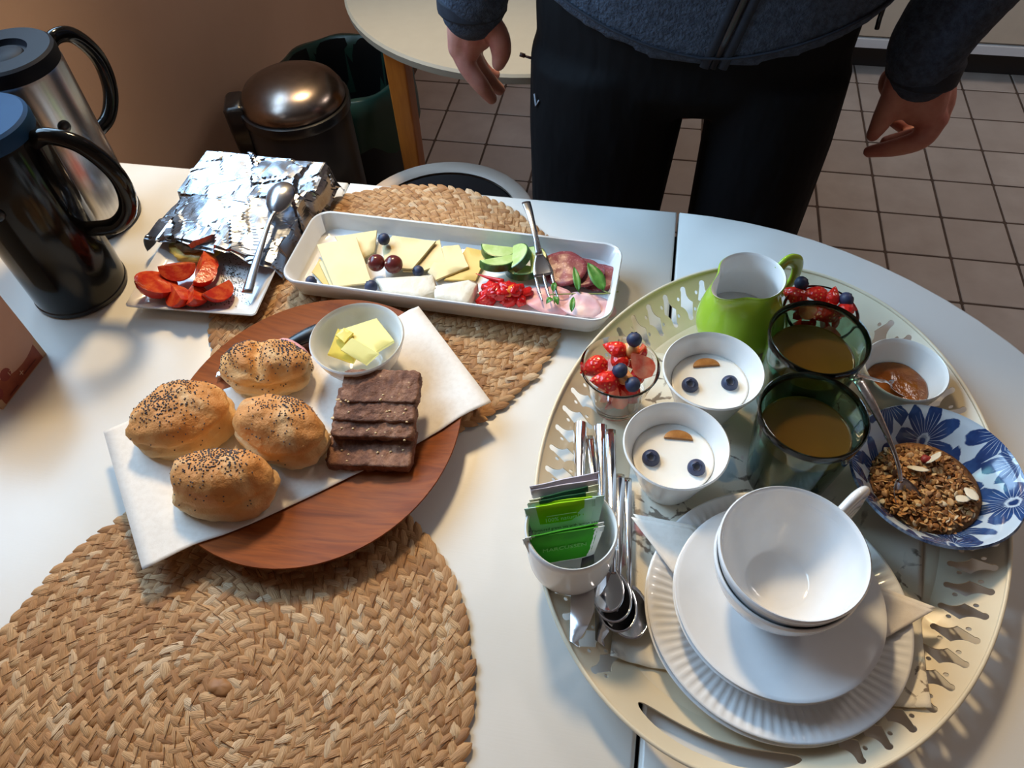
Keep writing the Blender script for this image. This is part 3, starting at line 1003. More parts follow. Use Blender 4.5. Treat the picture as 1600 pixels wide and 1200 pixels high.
def spoon(name, label, bowl, end, zb_, ze, m, group=None, face=(0, 0, 1), bl=.052, bw=.034, depth=.009, hw=(.0028, .0024, .0032, .0048, .0052), arch=.006, flip=1, cat='spoon', handle_mat=None, ht=.0012):
    A, B = at(bowl[0], bowl[1], zb_), at(end[0], end[1], ze)
    t = thing(name, label, cat, (0, 0, 0), group=group)
    t.matrix_world = basis(A, B - A, face)
    L = (B - A).length
    V, F = [], []
    nr, na = 9, 28
    for side in (0, 1):
        b0 = len(V)
        V.append(Vector((0, 0, -flip * depth - (.0009 if side else 0))))
        for i in range(1, nr + 1):
            r = i / nr
            for j in range(na):
                a = 2 * PI * j / na
                x = r * bl / 2 * math.cos(a)
                y = r * bw / 2 * math.sin(a) * (1 - .13 * math.cos(a))
                V.append(Vector((x, y, -flip * depth * (1 - r * r) - (.0009 if side else 0) * (1 if i < nr else .6))))
        for j in range(na):
            F.append((b0, b0 + 1 + j, b0 + 1 + (j + 1) % na))
        for i in range(nr - 1):
            for j in range(na):
                a = b0 + 1 + i * na
                F.append((a + j, a + na + j, a + na + (j + 1) % na, a + (j + 1) % na))
    n1 = 1 + nr * na
    for j in range(na):
        a = 1 + (nr - 1) * na
        F.append((a + j, n1 + a + j, n1 + a + (j + 1) % na, a + (j + 1) % na))
    obj('bowl', (V, F), m, t)
    P = catmull([Vector((bl / 2 - .004, 0, -.0008 * flip)), Vector((bl / 2 + .010, 0, .002 + arch * .4)), Vector((bl / 2 + (L - bl / 2) * .35, 0, arch)), Vector((bl / 2 + (L - bl / 2) * .7, 0, arch * .7)), Vector((L, 0, 0))], 6)
    obj('handle', tube(P, list(hw), 12, ht), handle_mat or m, t)
    return t

def fork(name, label, tip, end, zt, ze, m, tines=4, group=None, face=(0, 0, 1), wid=.020, hw=(.004, .0028, .0034, .0055, .0062)):
    A, B = at(tip[0], tip[1], zt), at(end[0], end[1], ze)
    t = thing(name, label, 'fork', (0, 0, 0), group=group)
    t.matrix_world = basis(A, B - A, face)
    L = (B - A).length
    tl, rl = .034, .026
    for k in range(tines):
        y = (k / (tines - 1) - .5) * (wid - .004)
        P = catmull([Vector((0, y * .96, .003)), Vector((tl * .5, y, -.0018)), Vector((tl + .003, y, -.0022))], 4)
        obj('tine', tube(P, [.0007, .0016, .0018], 8, [.0006, .001, .0011]), m, t)
    V, F = [], []
    for i in range(11):
        u = i / 10
        x = tl + u * rl
        w_ = wid / 2 * (1 - u ** 2.2) + .0026 * u ** 2.2
        z = -.0022 + .0045 * u * u
        crv = .0016 * (1 - u)
        for s_ in (1, -1):
            for j in range(7):
                v = j / 6 * 2 - 1
                V.append(Vector((x, v * w_, z + crv * v * v + s_ * .0009)))
    for i in range(10):
        a = i * 14
        for j in range(6):
            F.append((a + j, a + j + 1, a + 15 + j, a + 14 + j))
            F.append((a + 7 + j, a + 21 + j, a + 22 + j, a + 8 + j))
        F += [(a, a + 14, a + 21, a + 7), (a + 6, a + 13, a + 27, a + 20)]
    F += [tuple(range(7)) + tuple(range(13, 6, -1)), tuple(range(140, 147)) + tuple(range(153, 146, -1))]
    obj('root', (V, F), m, t)
    P = catmull([Vector((tl + rl - .002, 0, .0022)), Vector((tl + rl + (L - tl - rl) * .3, 0, .007)), Vector((tl + rl + (L - tl - rl) * .7, 0, .006)), Vector((L, 0, 0))], 6)
    obj('handle', tube(P, list(hw), 12, .0015), m, t)
    return t

table_knife('butter_knife', 'butter knife with black handle lying between creased roll and butter bowl', (338, 590), (498, 516), ZN + .006, ZN + .009, MT['steel'], MT['black_plastic'], hw=.009, ht=.006, frac=.5)
MT['ham'] = mat('ham', S(226, 160, 162), .4, c2=S(236, 186, 186), ns=40, bump=.2, bs=200)
o = obj('cold_cut', blob(.021, .012, .0045, .1, 2, 4, 18, 8), MT['ham'], loc=at(458, 548, ZN + .018) , rot=(R(-20), R(14), R(-25)))
tag(o, 'rounded pink slice edge showing between creased roll and knife handle', 'ham')

# ------------------------------------------------------------------ vacuum jugs
def vacuum_jug(label, x, y, mb, ml, hdir, knob, hs=1.0):
    t = thing('vacuum_jug', label, 'jug', (x, y, T), (0, 0, hdir))
    rb, H = .0512, .205
    obj('body', lathe([(0, .001), (.048, .001), (.0505, .004), (rb, .010), (rb, H - .004), (.0495, H), (.030, H + .002), (0, H + .002)], 64), mb, t, sharp=30)
    obj('base_ring', lathe([(.030, 0), (.0495, 0), (.0519, .0025), (.0519, .007), (.0505, .0085)], 64), MT['black_plastic'], t, sharp=40)
    ld_ = obj('lid', lathe([(0, H + .010), (.022, H + .010), (.0235, H + .0125), (.0245, H + .016), (.047, H + .016), (.0500, H + .0135), (.0512, H + .008), (.0505, H - .001), (.045, H - .003)], 64), ml, t, sharp=35)
    obj('rocker_button', lathe([(0, H + .0125), (.017, H + .0125), (.0185, H + .0105), (.0185, H + .009)], 32), ml, ld_)
    P = [Vector((rb - .006, 0, .196)), Vector((rb + .014, 0, .203)), Vector((rb + .043 * hs, 0, .192)), Vector((rb + .062 * hs, 0, .158)), Vector((rb + .057 * hs, 0, .120)), Vector((rb + .032 * hs, 0, .094)), Vector((rb - .004, 0, .088))]
    obj('handle', tube(catmull(P, 7), [.0085, .0085, .0090, .0092, .0090, .0085], 16, [.0070, .0072, .0080, .0084, .0080, .0072], up=(0, 1, 0)), MT['black_gloss'], t)
    a = R(knob)
    obj('stud', lathe([(0, .004), (.006, .0035), (.0068, .001), (.0068, -.003)], 24), MT['black_plastic'], t, loc=(rb * math.cos(a), rb * math.sin(a), .150), rot=(R(90), 0, a + R(90)))
    return t
n = NT('jug_steel'); co = n.coords('Object', (1, 1, .02))
n.set(Metallic=1, Roughness=.26); n.col(n.ramp(n.noise(co, 400, 2), [(.3, (.56, .54, .52, 1)), (.7, (.68, .66, .64, 1))])); MT['jug_steel'] = n.m
vacuum_jug('glossy black vacuum jug with blue lid at the left of the table', -.628, .5325, MT['black_gloss'], MT['blue_lid'], R(8), -80)
vacuum_jug('brushed steel vacuum jug with black lid behind the black jug', -.672, .653, MT['jug_steel'], MT['black_lid'], R(78), -105, .85)

# ------------------------------------------------------------------ box at the left edge
A, B = at(73, 553, 0), at(5, 640, 0)
ex = (A - B).normalized()
nx_ = Vector((ex.y, -ex.x, 0))          # face normal towards the camera side
if nx_.x < 0:
    nx_ = -nx_
wd_ = (A - B).length
pk = thing('tea_carton', 'printed carton in pink and brown cut off by the left edge', 'carton', (0, 0, 0))
pk.matrix_world = basis(B, ex, (0, 0, 1))
# local: x along the front edge, y away from the camera, z up
HB, DB = .185, .075
sgn = 1 if (pk.matrix_world.to_3x3() @ Vector((0, 1, 0))).dot(nx_) < 0 else -1
obj('carton_body', box(wd_ / 2, sgn * DB / 2, HB / 2, wd_, DB, HB), mat('carton_tan', S(206, 166, 128), .6), pk, smooth=False)
def panel(name, pts, m, lift):
    return obj(name, loft([[Vector((x, -sgn * lift, z)) for x, z in pts], [Vector((x, -sgn * (lift - .0003), z)) for x, z in pts]]), m, pk, smooth=False)
panel('brown_print', [(.006, .0015), (wd_ - .006, .0015), (wd_ - .006, .05), (.006, .05)], mat('print_brown', S(158, 78, 48), .55, c2=S(140, 62, 40), ns=60), .0004)
arc_ = [(wd_ * .62 + .052 * math.cos(R(a)), .070 + .052 * math.sin(R(a))) for a in range(200, 341, 10)]
arc_ = [(min(max(x, .0005), wd_ - .0003), z) for x, z in arc_]
panel('pink_print', arc_ + [(wd_ - .0003, HB - .001), (.0005, HB - .001)], mat('print_pink', S(206, 160, 138), .55), .0008)
panel('yellow_print', [(.010 + .011 * math.cos(R(a)), .040 + .014 * math.sin(R(a))) for a in range(0, 360, 20)], mat('print_yellow', S(224, 168, 52), .5, c2=S(206, 140, 40), ns=90), .0010)
panel('red_print', [(.010 + .005 * math.cos(R(a)), .050 + .004 * math.sin(R(a))) for a in range(0, 360, 24)], mat('print_red', S(168, 40, 48), .5), .0013)
for cx_, cz_ in ((.026, .026), (.006, .018)):
    panel('berry_print', [(cx_ + .007 * math.cos(R(a)), cz_ + .007 * math.sin(R(a))) for a in range(0, 360, 24)], mat('print_dark_red', S(140, 52, 44), .5), .0009)
MT['print_pale'] = mat('print_pale', S(220, 180, 150), .5)
obj('plus_mark', merge(box(.040, -sgn * .0011, .012, .006, .0003, .0008), box(.040, -sgn * .0011, .012, .0008, .0003, .006)), MT['print_pale'], pk, smooth=False, normals=False)
obj('print_line', merge(box(.052, -sgn * .0009, .008, .020, .0002, .0012), box(.022, -sgn * .0009, .005, .014, .0002, .0012)), mat('print_line', S(112, 44, 28), .5), pk, smooth=False, normals=False)
text_mesh('number_print', '17', .007, MT['print_pale'], pk, (.031, -sgn * .0012, .021), (R(90), 0, 0))

# ------------------------------------------------------------------ square plate with tomatoes under foil
PCx, PCy = -.476, .616
ZP = ZM
sp = obj('square_plate', loft([rrect(.062, .1, .012, .004), rrect(.066, .104, .014, .0), rrect(.0745, .1165, .006, .0105), rrect(.0755, .1175, .005, .0125), rrect(.0745, .1165, .005, .0135), rrect(.064, .105, .012, .0065), rrect(.06, .1, .012, .0055)]), MT['porcelain'], loc=(PCx, PCy, T + ZP), rot=(0, 0, R(3)), sharp=50)
tag(sp, 'white rectangular plate with flared rim holding tomatoes, half covered by foil', 'plate')
zf_ = ZP + .0060
def tomato_wedge_mesh(r, ang, seed):
    V, F, I = [], [], []
    nu, nv = 12, 10
    for j in range(nv + 1):
        ph = -PI / 2 + PI * j / nv
        for i in range(nu + 1):
            th = -ang / 2 + ang * i / nu
            V.append(Vector((r * math.cos(ph) * math.cos(th), r * 1.0 * math.cos(ph) * math.sin(th), r * 1.12 * math.sin(ph))))
    for j in range(nv):
        for i in range(nu):
            a = j * (nu + 1) + i
            F.append((a, a + 1, a + nu + 2, a + nu + 1)); I.append(0)
    b = len(V)
    for j in range(nv + 1):
        ph = -PI / 2 + PI * j / nv
        V.append(Vector((-.001, 0, r * 1.12 * math.sin(ph) * .98)))
    for j in range(nv):
        for i, c in ((0, 1), (nu, 0)):
            a = j * (nu + 1) + i
            F.append((a, b + j, b + j + 1, a + nu + 1)); I.append(1)
    return V, F, I
MT['tomato_skin'] = mat('tomato_skin', S(196, 34, 22), .14, c2=S(210, 56, 26), ns=40)
MT['tomato_flesh'] = mat('tomato_flesh', S(190, 46, 26), .2, c2=S(214, 92, 44), ns=110, bump=.4, bs=200, bd=.0015)
toms = [((247, 444), .0200, 175, (R(20), R(62), R(-140)), 'halved tomato showing its cut face at the left of the tomato pieces'),
        ((277, 459), .0180, 110, (R(-15), R(80), R(-60)), 'orange tomato wedge second along the front of the plate'),
        ((281, 425), .0180, 120, (R(10), R(95), R(30)), 'tomato wedge darkened by dried herbs in the middle of the pile'),
        ((318, 414), .0175, 110, (R(80), R(80), R(10)), 'tomato wedge at the back right against the foil'),
        ((318, 433), .0175, 110, (R(75), R(70), R(-10)), 'tomato wedge lying crosswise in the middle right'),
        ((305, 458), .0175, 110, (R(-10), R(75), R(-70)), 'red tomato wedge third along the front of the plate'),
        ((341, 452), .0175, 115, (R(5), R(70), R(-100)), 'orange red tomato wedge at the front right of the tomato pieces')]
MT['herb_dry'] = mat('dried_herb', S(72, 58, 30), .8, c2=S(44, 40, 22), ns=900)
for k, (px, r, an, ro, lab) in enumerate(toms):
    c = at(px[0], px[1], zf_ + r * .8)
    o = obj('tomato_wedge', tomato_wedge_mesh(r, R(an), k), [MT['tomato_skin'], MT['tomato_flesh']], loc=c, rot=ro, sharp=40)
    tag(o, lab, 'tomato', 'cut tomatoes on the square plate')
    bpy.context.view_layer.update()
    zz = min((o.matrix_world @ v.co).z for v in o.data.vertices)
    o.location.z += T + zf_ + .0004 - zz + (.006 if k in (2, 4) else 0)
V, F = [], []
hb, hf = blob(.0011, .0005, .0003, 0, 1, 0, 5, 3)
rnd = random.Random(3)
for k in range(320):
    if k < 200:
        px = (rnd.gauss(362, 10), rnd.gauss(436, 20)); z = zf_ + .0004
        if px[0] < 345:
            continue
    else:
        px = (rnd.uniform(290, 390), rnd.uniform(405, 480)); z = zf_ + .0006
        if px[1] < 462 and px[0] < 355:
            continue
    p = at(px[0], px[1], z); m3 = Matrix.Rotation(rnd.random() * 6, 3, 'Z'); n0 = len(V)
    V += [p + m3 @ v for v in hb]; F += [tuple(i + n0 for i in f) for f in hf]
o = tag(obj('dried_herbs', (V, F), MT['herb_dry'], normals=False), 'dark dried herb flakes sprinkled beside the tomatoes', 'herbs'); o['kind'] = 'stuff'
MT['egg'] = mat('egg_yellow', S(226, 192, 96), .4, c2=S(196, 170, 70), ns=60, bump=.3, bs=150)
MT['egg_dark'] = mat('egg_brown', S(110, 80, 40), .6, c2=S(70, 56, 30), ns=120, bump=.4, bs=200)
for k, (px, z, rx, ry, m, lab) in enumerate([((298, 397), .008, .030, .022, MT['egg'], 'yellow omelette slice peeking out under the foil edge'), ((300, 385), .0165, .024, .020, MT['egg_dark'], 'herb browned topping under the foil above the omelette')]):
    c = at(px[0], px[1], zf_ + z)
    tag(obj('omelette_slice', blob(rx, ry, .0055, .25, 3, k + 2, 26, 10), m, loc=(c.x, c.y + .012, c.z - .002)), lab, 'egg')
# foil tent
FL, FR, BR, BL = at(222, 368, .034), at(416, 410, .034), at(508, 258, .05), at(325, 238, .05)
def rnd_tilt(c, s):
    return Vector((math.sin(c.x * 127.1 + c.y * 311.7 + s) * 43758.5 % 1 - .5, math.sin(c.x * 269.5 + c.y * 183.3 + s) * 43758.5 % 1 - .5))
def crumple(p, s):
    z = 0
    for sc, am in ((15, .42), (38, .16), (110, .025)):
        q = Vector((p.x * sc, p.y * sc * .8, s))
        ds, ps = noise.voronoi(q)
        tl = rnd_tilt(ps[0], s + sc)
        d = q - ps[0]
        z += (d.x * tl.x + d.y * tl.y) * am / sc
        z += .05 / sc * noise.noise(q * .7)
    return z
nx, ny = 84, 84
V, F = [], []
for j in range(ny + 1):
    v = j / ny * 1.14
    for i in range(nx + 1):
        u = i / nx * 1.42 - .18
        uc, vc = min(max(u, 0), 1), min(v, 1)
        p = (FL * (1 - uc) + FR * uc) * (1 - vc) + (BL * (1 - uc) + BR * uc) * vc
        p = p + Vector((0, 0, -.004 * (1 - math.sin(PI * uc)) * (1 - vc) + .003 * math.sin(PI * uc)))
        if v < .02:
            p.y += .004 * noise.noise(Vector((u * 6, 0, 4))); p.z += -.002
        dn = 0
        if u > 1:
            dn = (u - 1) / .24
            p += Vector((.012 * dn + .003 * noise.noise(Vector((v * 7, dn * 2, 0))), 0, -.033 * dn * (1 if vc > .15 else .6)))
        if u < 0:
            dn = -u / .18
            p += Vector((-.004 * dn - .003 * noise.noise(Vector((v * 9, dn, 3))), 0, -.024 * dn))
        if v > 1:
            d2 = (v - 1) / .14
            p += Vector((0, .008 * d2, -.024 * d2))
        p.z += crumple(p, 1.7)
        p.x += crumple(p, 5.1) * .5
        p.z = max(p.z, T + .0085)
        V.append(p)
for j in range(ny):
    for i in range(nx):
        a = j * (nx + 1) + i
        F.append((a, a + 1, a + nx + 2)); F.append((a, a + nx + 2, a + nx + 1))
n = NT('aluminium_foil'); co = n.coords('Object')
n.set(Metallic=1, Roughness=.24, Base_Color=(.36, .38, .42, 1)); n.bump(n.noise(co, 60, 3, .5), .12, .003); MT['foil'] = n.m
fo = obj('foil_cover', (V, F), MT['foil'], smooth=False)
solidify(fo, .0004, 1)
tag(fo, 'crumpled aluminium foil tented over the rectangular plate', 'foil')
spoon('serving_spoon', 'steel spoon resting on the foil with its handle over the plate rim', (437, 309), (386, 458), .058, .0235, MT['steel_dull'], bl=.046, bw=.034, depth=-.008, hw=(.003, .0026, .003, .0042, .0056, .0066), arch=.004, ht=.0022)

# ------------------------------------------------------------------ long platter
LC = Vector((-.196, .600))
ZL = ZM
def rr(hx, hy, rad, z):
    return rrect(hx, hy, rad, z, 8)
pf = obj('serving_platter', loft([rr(.160, .042, .014, .0045), rr(.168, .049, .018, .0), rr(.176, .055, .02, .004), rr(.1835, .0605, .0225, .026), rr(.1835, .0605, .0225, .0275), rr(.1825, .0595, .0215, .0285), rr(.1805, .0575, .0205, .0278), rr(.1735, .053, .018, .0075), rr(.168, .048, .018, .0055), rr(.15, .035, .014, .005)]), MT['porcelain'], loc=(LC.x, LC.y, T + ZL), rot=(0, 0, R(-1.6)), sharp=55)
tag(pf, 'long white rectangular platter of cheese, cucumber, pepper and cold cuts', 'platter')
zc = ZL + .0060
MT['cheese'] = mat('cheese_pale', S(226, 208, 158), .45, c2=S(222, 202, 146), ns=20, bump=.08, bs=120, Subsurface_Weight=.15, Subsurface_Radius=(.008, .006, .003))
MT['cheese_y'] = mat('cheese_yellow', S(222, 186, 104), .45, c2=S(216, 176, 90), ns=20, Subsurface_Weight=.1)
MT['brie'] = mat('brie_white', S(232, 226, 210), .6, c2=S(220, 210, 188), ns=60, bump=.5, bs=160, bd=.002)
MT['rind'] = mat('brie_rind', S(214, 190, 164), .6, c2=S(196, 164, 134), ns=80)
g = 'cheese slices on the platter'
CP = lambda L: [(430 + x / 2.807, 300 + y / 2.807) for x, y in L]
px_slab('cheese_slice', CP([(160, 350), (195, 290), (300, 400), (215, 408)]), [zc + .003] * 4, .002, MT['cheese_y'], 'thin yellow cheese slice at the far left bottom of the cheese', 'cheese', g)
px_slab('cheese_slice', CP([(190, 305), (300, 260), (370, 405), (240, 412)]), [zc + .006, zc + .008, zc + .005, zc + .005], .002, MT['cheese'], 'cheese slice lying directly under the big front slice', 'cheese', g)
px_slab('cheese_slice', CP([(262, 195), (447, 166), (436, 262), (340, 320)]), [zc + .012, zc + .012, zc + .006, zc + .006], .0028, MT['cheese'], 'pale cheese slice at the back left corner of the platter', 'cheese', g)
px_slab('cheese_slice', CP([(181, 229), (356, 198), (426, 398), (256, 417)]), [zc + .013, zc + .0155, zc + .009, zc + .0085], .0024, MT['cheese'], 'largest pale cheese slice on top at the left end', 'cheese', g)
px_slab('cheese_slice', CP([(840, 240), (935, 262), (880, 388), (740, 385)]), [zc + .004, zc + .006, zc + .003, zc + .003], .002, MT['cheese_y'], 'yellow cheese slice nearest the cucumber', 'cheese', g)
px_slab('cheese_slice', CP([(560, 345), (700, 215), (722, 208), (748, 306), (640, 350)]), [zc + .007, zc + .010, zc + .010, zc + .007, zc + .005], .0026, MT['cheese'], 'cheese slice second from the left in the fanned middle', 'cheese', g)
px_slab('cheese_slice', CP([(668, 350), (738, 236), (806, 230), (850, 326), (705, 386)]), [zc + .006, zc + .0085, zc + .009, zc + .007, zc + .005], .0028, MT['cheese'], 'cheese slice at the right of the fanned middle', 'cheese', g)
px_slab('cheese_slice', CP([(470, 240), (515, 190), (705, 214), (602, 338), (480, 330)]), [zc + .010, zc + .013, zc + .014, zc + .010, zc + .009], .0028, MT['cheese'], 'wide cheese slice on top behind the grapes', 'cheese', g)
def brie(pts, ztop, label):
    P = [at(x, y, ztop) for x, y in CP(pts)]
    c = sum(P, Vector()) / len(P)
    Q = []
    for i in range(len(P)):
        for s in range(5):
            Q.append(P[i].lerp(P[(i + 1) % len(P)], s / 5))
    base = T + zc + .0004
    t = thing('brie_piece', label, 'cheese', (c.x, c.y, base), group='soft white cheese pieces on the platter')
    L = lambda k, z: [Vector((c.x + (q.x - c.x) * k, c.y + (q.y - c.y) * k, z)) - Vector((c.x, c.y, base)) for q in Q]
    jit = lambda R_: [p + Vector((0, 0, .0007 * noise.noise(p * 260))) + Vector((p.x, p.y, 0)).normalized() * .0009 * noise.noise(p * 190) for p in R_]
    obj('paste', loft([L(.99, base), jit(L(1.0, base + .002)), jit(L(1.0, T + ztop - .0016)), jit(L(.95, T + ztop)), jit(L(.5, T + ztop + .0006))]), MT['brie'], t)
    n5 = len(Q)
    i0 = 5
    seg = [Q[(i0 + s) % n5] for s in range(6)]
    off = Vector((c.x, c.y, base))
    out = [(q - c).normalized() * .0008 for q in seg]
    obj('rind', loft([[Vector((q.x, q.y, z)) + o_ - off for q, o_ in zip(seg, out)] for z in (base + .0004, (base + T + ztop) / 2, T + ztop - .0006)], False, False, closed=False), MT['rind'], t)
    return t
brie([(440, 378), (690, 362), (712, 430), (640, 462), (478, 438)], zc + .014, 'longer piece of soft white cheese left of the other')
brie([(692, 412), (850, 384), (886, 402), (846, 487), (700, 462)], zc + .014, 'shorter piece of soft white cheese beside the red pepper')

MT['grape'] = mat('grape_skin', S(96, 40, 40), .22, c2=S(120, 56, 46), ns=70, Subsurface_Weight=.1)
for k, (px, r, lab) in enumerate((((588, 411), .0098, 'red grape on the left of the pair'), ((615, 414), .0104, 'red grape on the right of the pair'))):
    c = at(px[0], px[1], zc + .018)
    gp = thing('grape', lab + ' by the cheese slices', 'grape', (c.x, c.y, T + zc + .009), group='grapes on the platter')
    v = blob(r, r * 1.05, r * .96, .02, 2, k, 24, 14)
    obj('skin', ([q + Vector((0, 0, r * .96)) for q in v[0]], v[1]), MT['grape'], gp)
    obj('stem_scar', lathe([(0, .0003), (.0012, .0002), (.0016, -.0006)], 12), MT['rind'], gp, loc=(-r * .62, -r * .5, r * 1.55), rot=(R(35), R(-35), 0))
n = NT('blueberry'); co = n.coords('Object')
n.col(n.ramp(n.noise(co, 160, 4), [(.35, S(24, 28, 52)), (.7, S(64, 76, 112))])); n.set(Roughness=.5); MT['blueberry'] = n.m
MT['calyx'] = mat('blueberry_calyx', S(16, 18, 30), .7)
bproto = {}
def blueberry(label, p, r, tilt=(0, 0, 0), group='blueberries'):
    t = thing('blueberry', label, 'blueberry', p, tilt, group)
    if 'a' not in bproto:
        pr = [(0, -.92), (.35, -.86), (.66, -.68), (.9, -.34), (1, .02), (.93, .38), (.72, .68), (.50, .83), (.40, .86), (.36, .80), (.2, .74), (0, .73)]
        bproto['a'] = obj('berry', lathe(pr, 24), MT['blueberry'], t).data
        cr = []
        for i in range(20):
            a = 2 * PI * i / 20
            cr.append((a, .44 + (.10 if i % 4 < 2 else 0)))
        V = [Vector((.30 * math.cos(a), .30 * math.sin(a), .775)) for a, q in cr] + [Vector((q * math.cos(a), q * math.sin(a), .90 if q > .5 else .86)) for a, q in cr]
        F = [(i, (i + 1) % 20, 20 + (i + 1) % 20, 20 + i) for i in range(20)] + [tuple(range(20))]
        bproto['b'] = obj('calyx', (V, F), MT['calyx'], t).data
        for ch in t.children:
            ch.scale = (r, r, r)
    else:
        for nm, d in (('berry', bproto['a']), ('calyx', bproto['b'])):
            o = bpy.data.objects.new(nm, d); C.objects.link(o); o.parent = t; o.scale = (r, r, r)
    return t
for px, z, r, lab in (((600, 374), .020, .0072, 'blueberry behind the grapes at the back of the cheese'), ((654, 424), .014, .0068, 'blueberry half hidden behind the long soft white cheese'),
                      ((580, 448), .0085, .0075, 'blueberry at the front left of the soft white cheese'), ((486, 440), .007, .0066, 'blueberry in the near left corner of the platter')):
    blueberry(lab, at(px[0], px[1], zc + z), r, (R(70), R(20), R(px[0])), 'blueberries on the platter')
# cucumber half slices
MT['cuke_in'] = mat('cucumber_flesh', S(176, 200, 120), .3, c2=S(198, 216, 150), ns=90, bump=.2, bs=200)
MT['cuke_skin'] = mat('cucumber_skin', S(38, 84, 30), .3, c2=S(60, 112, 44), ns=140)
def cuke(label, px, z, r, rot, th=.008):
    P = [Vector((r * math.cos(R(a)), r * math.sin(R(a)), 0)) for a in range(0, 181, 12)]
    n_ = len(P)
    V = [p.copy() for p in P] + [p + Vector((0, 0, th)) for p in P] + [p * .95 + Vector((0, 0, th + .0004)) for p in P] + [p * .62 + Vector((0, 0, th + .0001)) for p in P]
    F, I = [tuple(range(n_))], [1]
    for i in range(n_ - 1):
        F.append((i, i + 1, n_ + i + 1, n_ + i)); I.append(0)
        F.append((n_ + i, n_ + i + 1, 2 * n_ + i + 1, 2 * n_ + i)); I.append(0)
        F.append((2 * n_ + i, 2 * n_ + i + 1, 3 * n_ + i + 1, 3 * n_ + i)); I.append(1)
    F.append(tuple(range(3 * n_, 4 * n_))); I.append(1)
    F.append((0, n_, 2 * n_, 3 * n_, 4 * n_ - 1, 3 * n_ - 1, 2 * n_ - 1, n_ - 1)); I.append(1)
    o = obj('cucumber_slice', (V, F, I), [MT['cuke_skin'], MT['cuke_in']], loc=at(px[0], px[1], zc + z), rot=rot, sharp=35)
    return tag(o, label, 'cucumber', 'cucumber half slices on the platter')
cuke('cucumber half slice lying flat at the far left of the cucumber', CP([(985, 262)])[0], .004, .0215, (R(8), R(-3), R(182)))
cuke('cucumber half slice under the others near the red pepper', CP([(1085, 345)])[0], .003, .020, (R(8), R(4), R(170)))
cuke('cucumber half slice standing on edge at the back of the cucumber', CP([(1058, 305)])[0], .013, .0205, (R(32), R(-6), R(-82)))
cuke('cucumber half slice leaning at the front left of the cucumber', CP([(975, 315)])[0], .0105, .0215, (R(16), R(-8), R(212)))
cuke('cucumber half slice beside the salami partly behind the fork', CP([(1128, 318)])[0], .009, .0195, (R(20), R(6), R(-75)))
# chopped red pepper
MT['pepper'] = mat('red_pepper', S(196, 22, 30), .15, c2=S(216, 42, 36), ns=80, Subsurface_Weight=.1)
MT['pepper_o'] = mat('orange_pepper', S(230, 120, 40), .2)
rnd = random.Random(11)
spots = []
for k in range(26):
    lv = 0 if k < 15 else 1
    a, q = rnd.random() * 2 * PI, math.sqrt(rnd.random()) * (1 if lv == 0 else .6)
    spots.append((1002 + 92 * q * math.cos(a), 450 + 40 * q * math.sin(a) - 14 * lv, lv))
for k, (x, y, lv) in enumerate(sorted(spots, key=lambda s: (s[2], s[1]))):
    p = CP([(x, y)])[0]
    v = blob(.0098, .0074, .0058, .6, 1.7, k, 12, 8)
    o = obj('pepper_piece', v, MT['pepper_o'] if k == 22 else MT['pepper'], loc=at(p[0], p[1], zc + .0058 + lv * .0078), rot=(rnd.uniform(-.5, .5), rnd.uniform(-.5, .5), rnd.random() * 6))
    tag(o, 'small chopped piece of sweet pepper heaped between cucumber and ham', 'pepper', 'chopped pepper pieces on the platter')
o = obj('pepper_piece', tube(catmull([at(*CP([(880, 358)])[0], zc + .012), at(*CP([(940, 378)])[0], zc + .012), at(*CP([(1000, 392)])[0], zc + .0135)], 5), [.0004, .002, .0028], 8), MT['pepper'])
tag(o, 'thin red pepper strip pointing towards the cheese', 'pepper', 'chopped pepper pieces on the platter')
# salami and ham
n = NT('salami'); co = n.coords('Object')
fat = n.ramp(n.noise(co, 420, 2), [(.60, (0, 0, 0, 1)), (.68, (.75, .75, .75, 1))])
n.col(n.mix(fat, n.ramp(n.noise(co, 60), [(.3, S(128, 54, 58)), (.7, S(156, 76, 80))]), S(206, 150, 148))); n.bump(n.noise(co, 220), .3, .001); n.set(Roughness=.35); MT['salami'] = n.m
def disc_slice(name, label, cat, px, z, rx, ry, rot, m, group, wave=.0015, th=.0018, seed=0):
    V, F = [], []
    nr, na = 5, 36
    for s_ in (1, -1):
        V.append(Vector((0, 0, s_ * th / 2)))
        for i in range(1, nr + 1):
            for j in range(na):
                a = 2 * PI * j / na
                r = i / nr * (1 + .04 * noise.noise(Vector((math.cos(a) * 1.5, math.sin(a) * 1.5, seed))))
                V.append(Vector((rx * r * math.cos(a), ry * r * math.sin(a), s_ * th / 2 * (1 if i < nr else .55) + wave * r * r * math.sin(2 * a + seed) + wave * noise.noise(Vector((r * 2 * math.cos(a), r * 2 * math.sin(a), seed))))))
    b = 1 + nr * na
    for o_ in (0, b):
        for j in range(na):
            F.append((o_, o_ + 1 + j, o_ + 1 + (j + 1) % na))
        for i in range(nr - 1):
            for j in range(na):
                q = o_ + 1 + i * na
                F.append((q + j, q + na + j, q + na + (j + 1) % na, q + (j + 1) % na))
    for j in range(na):
        q = 1 + (nr - 1) * na
        F.append((q + j, b + q + j, b + q + (j + 1) % na, q + (j + 1) % na))
    return tag(obj(name, (V, F), m, loc=at(px[0], px[1], zc + z), rot=rot), label, cat, group)
sg = 'salami slices on the platter'
disc_slice('salami_slice', 'salami slice at the right end, lowest of the three', 'salami', CP([(1415, 370)])[0], .005, .0245, .022, (0, R(-4), R(-20)), MT['salami'], sg, seed=1)
disc_slice('salami_slice', 'middle salami slice of three partly under the leafy sprig', 'salami', CP([(1345, 352)])[0], .0085, .025, .0235, (0, R(-4), R(-15)), MT['salami'], sg, seed=2)
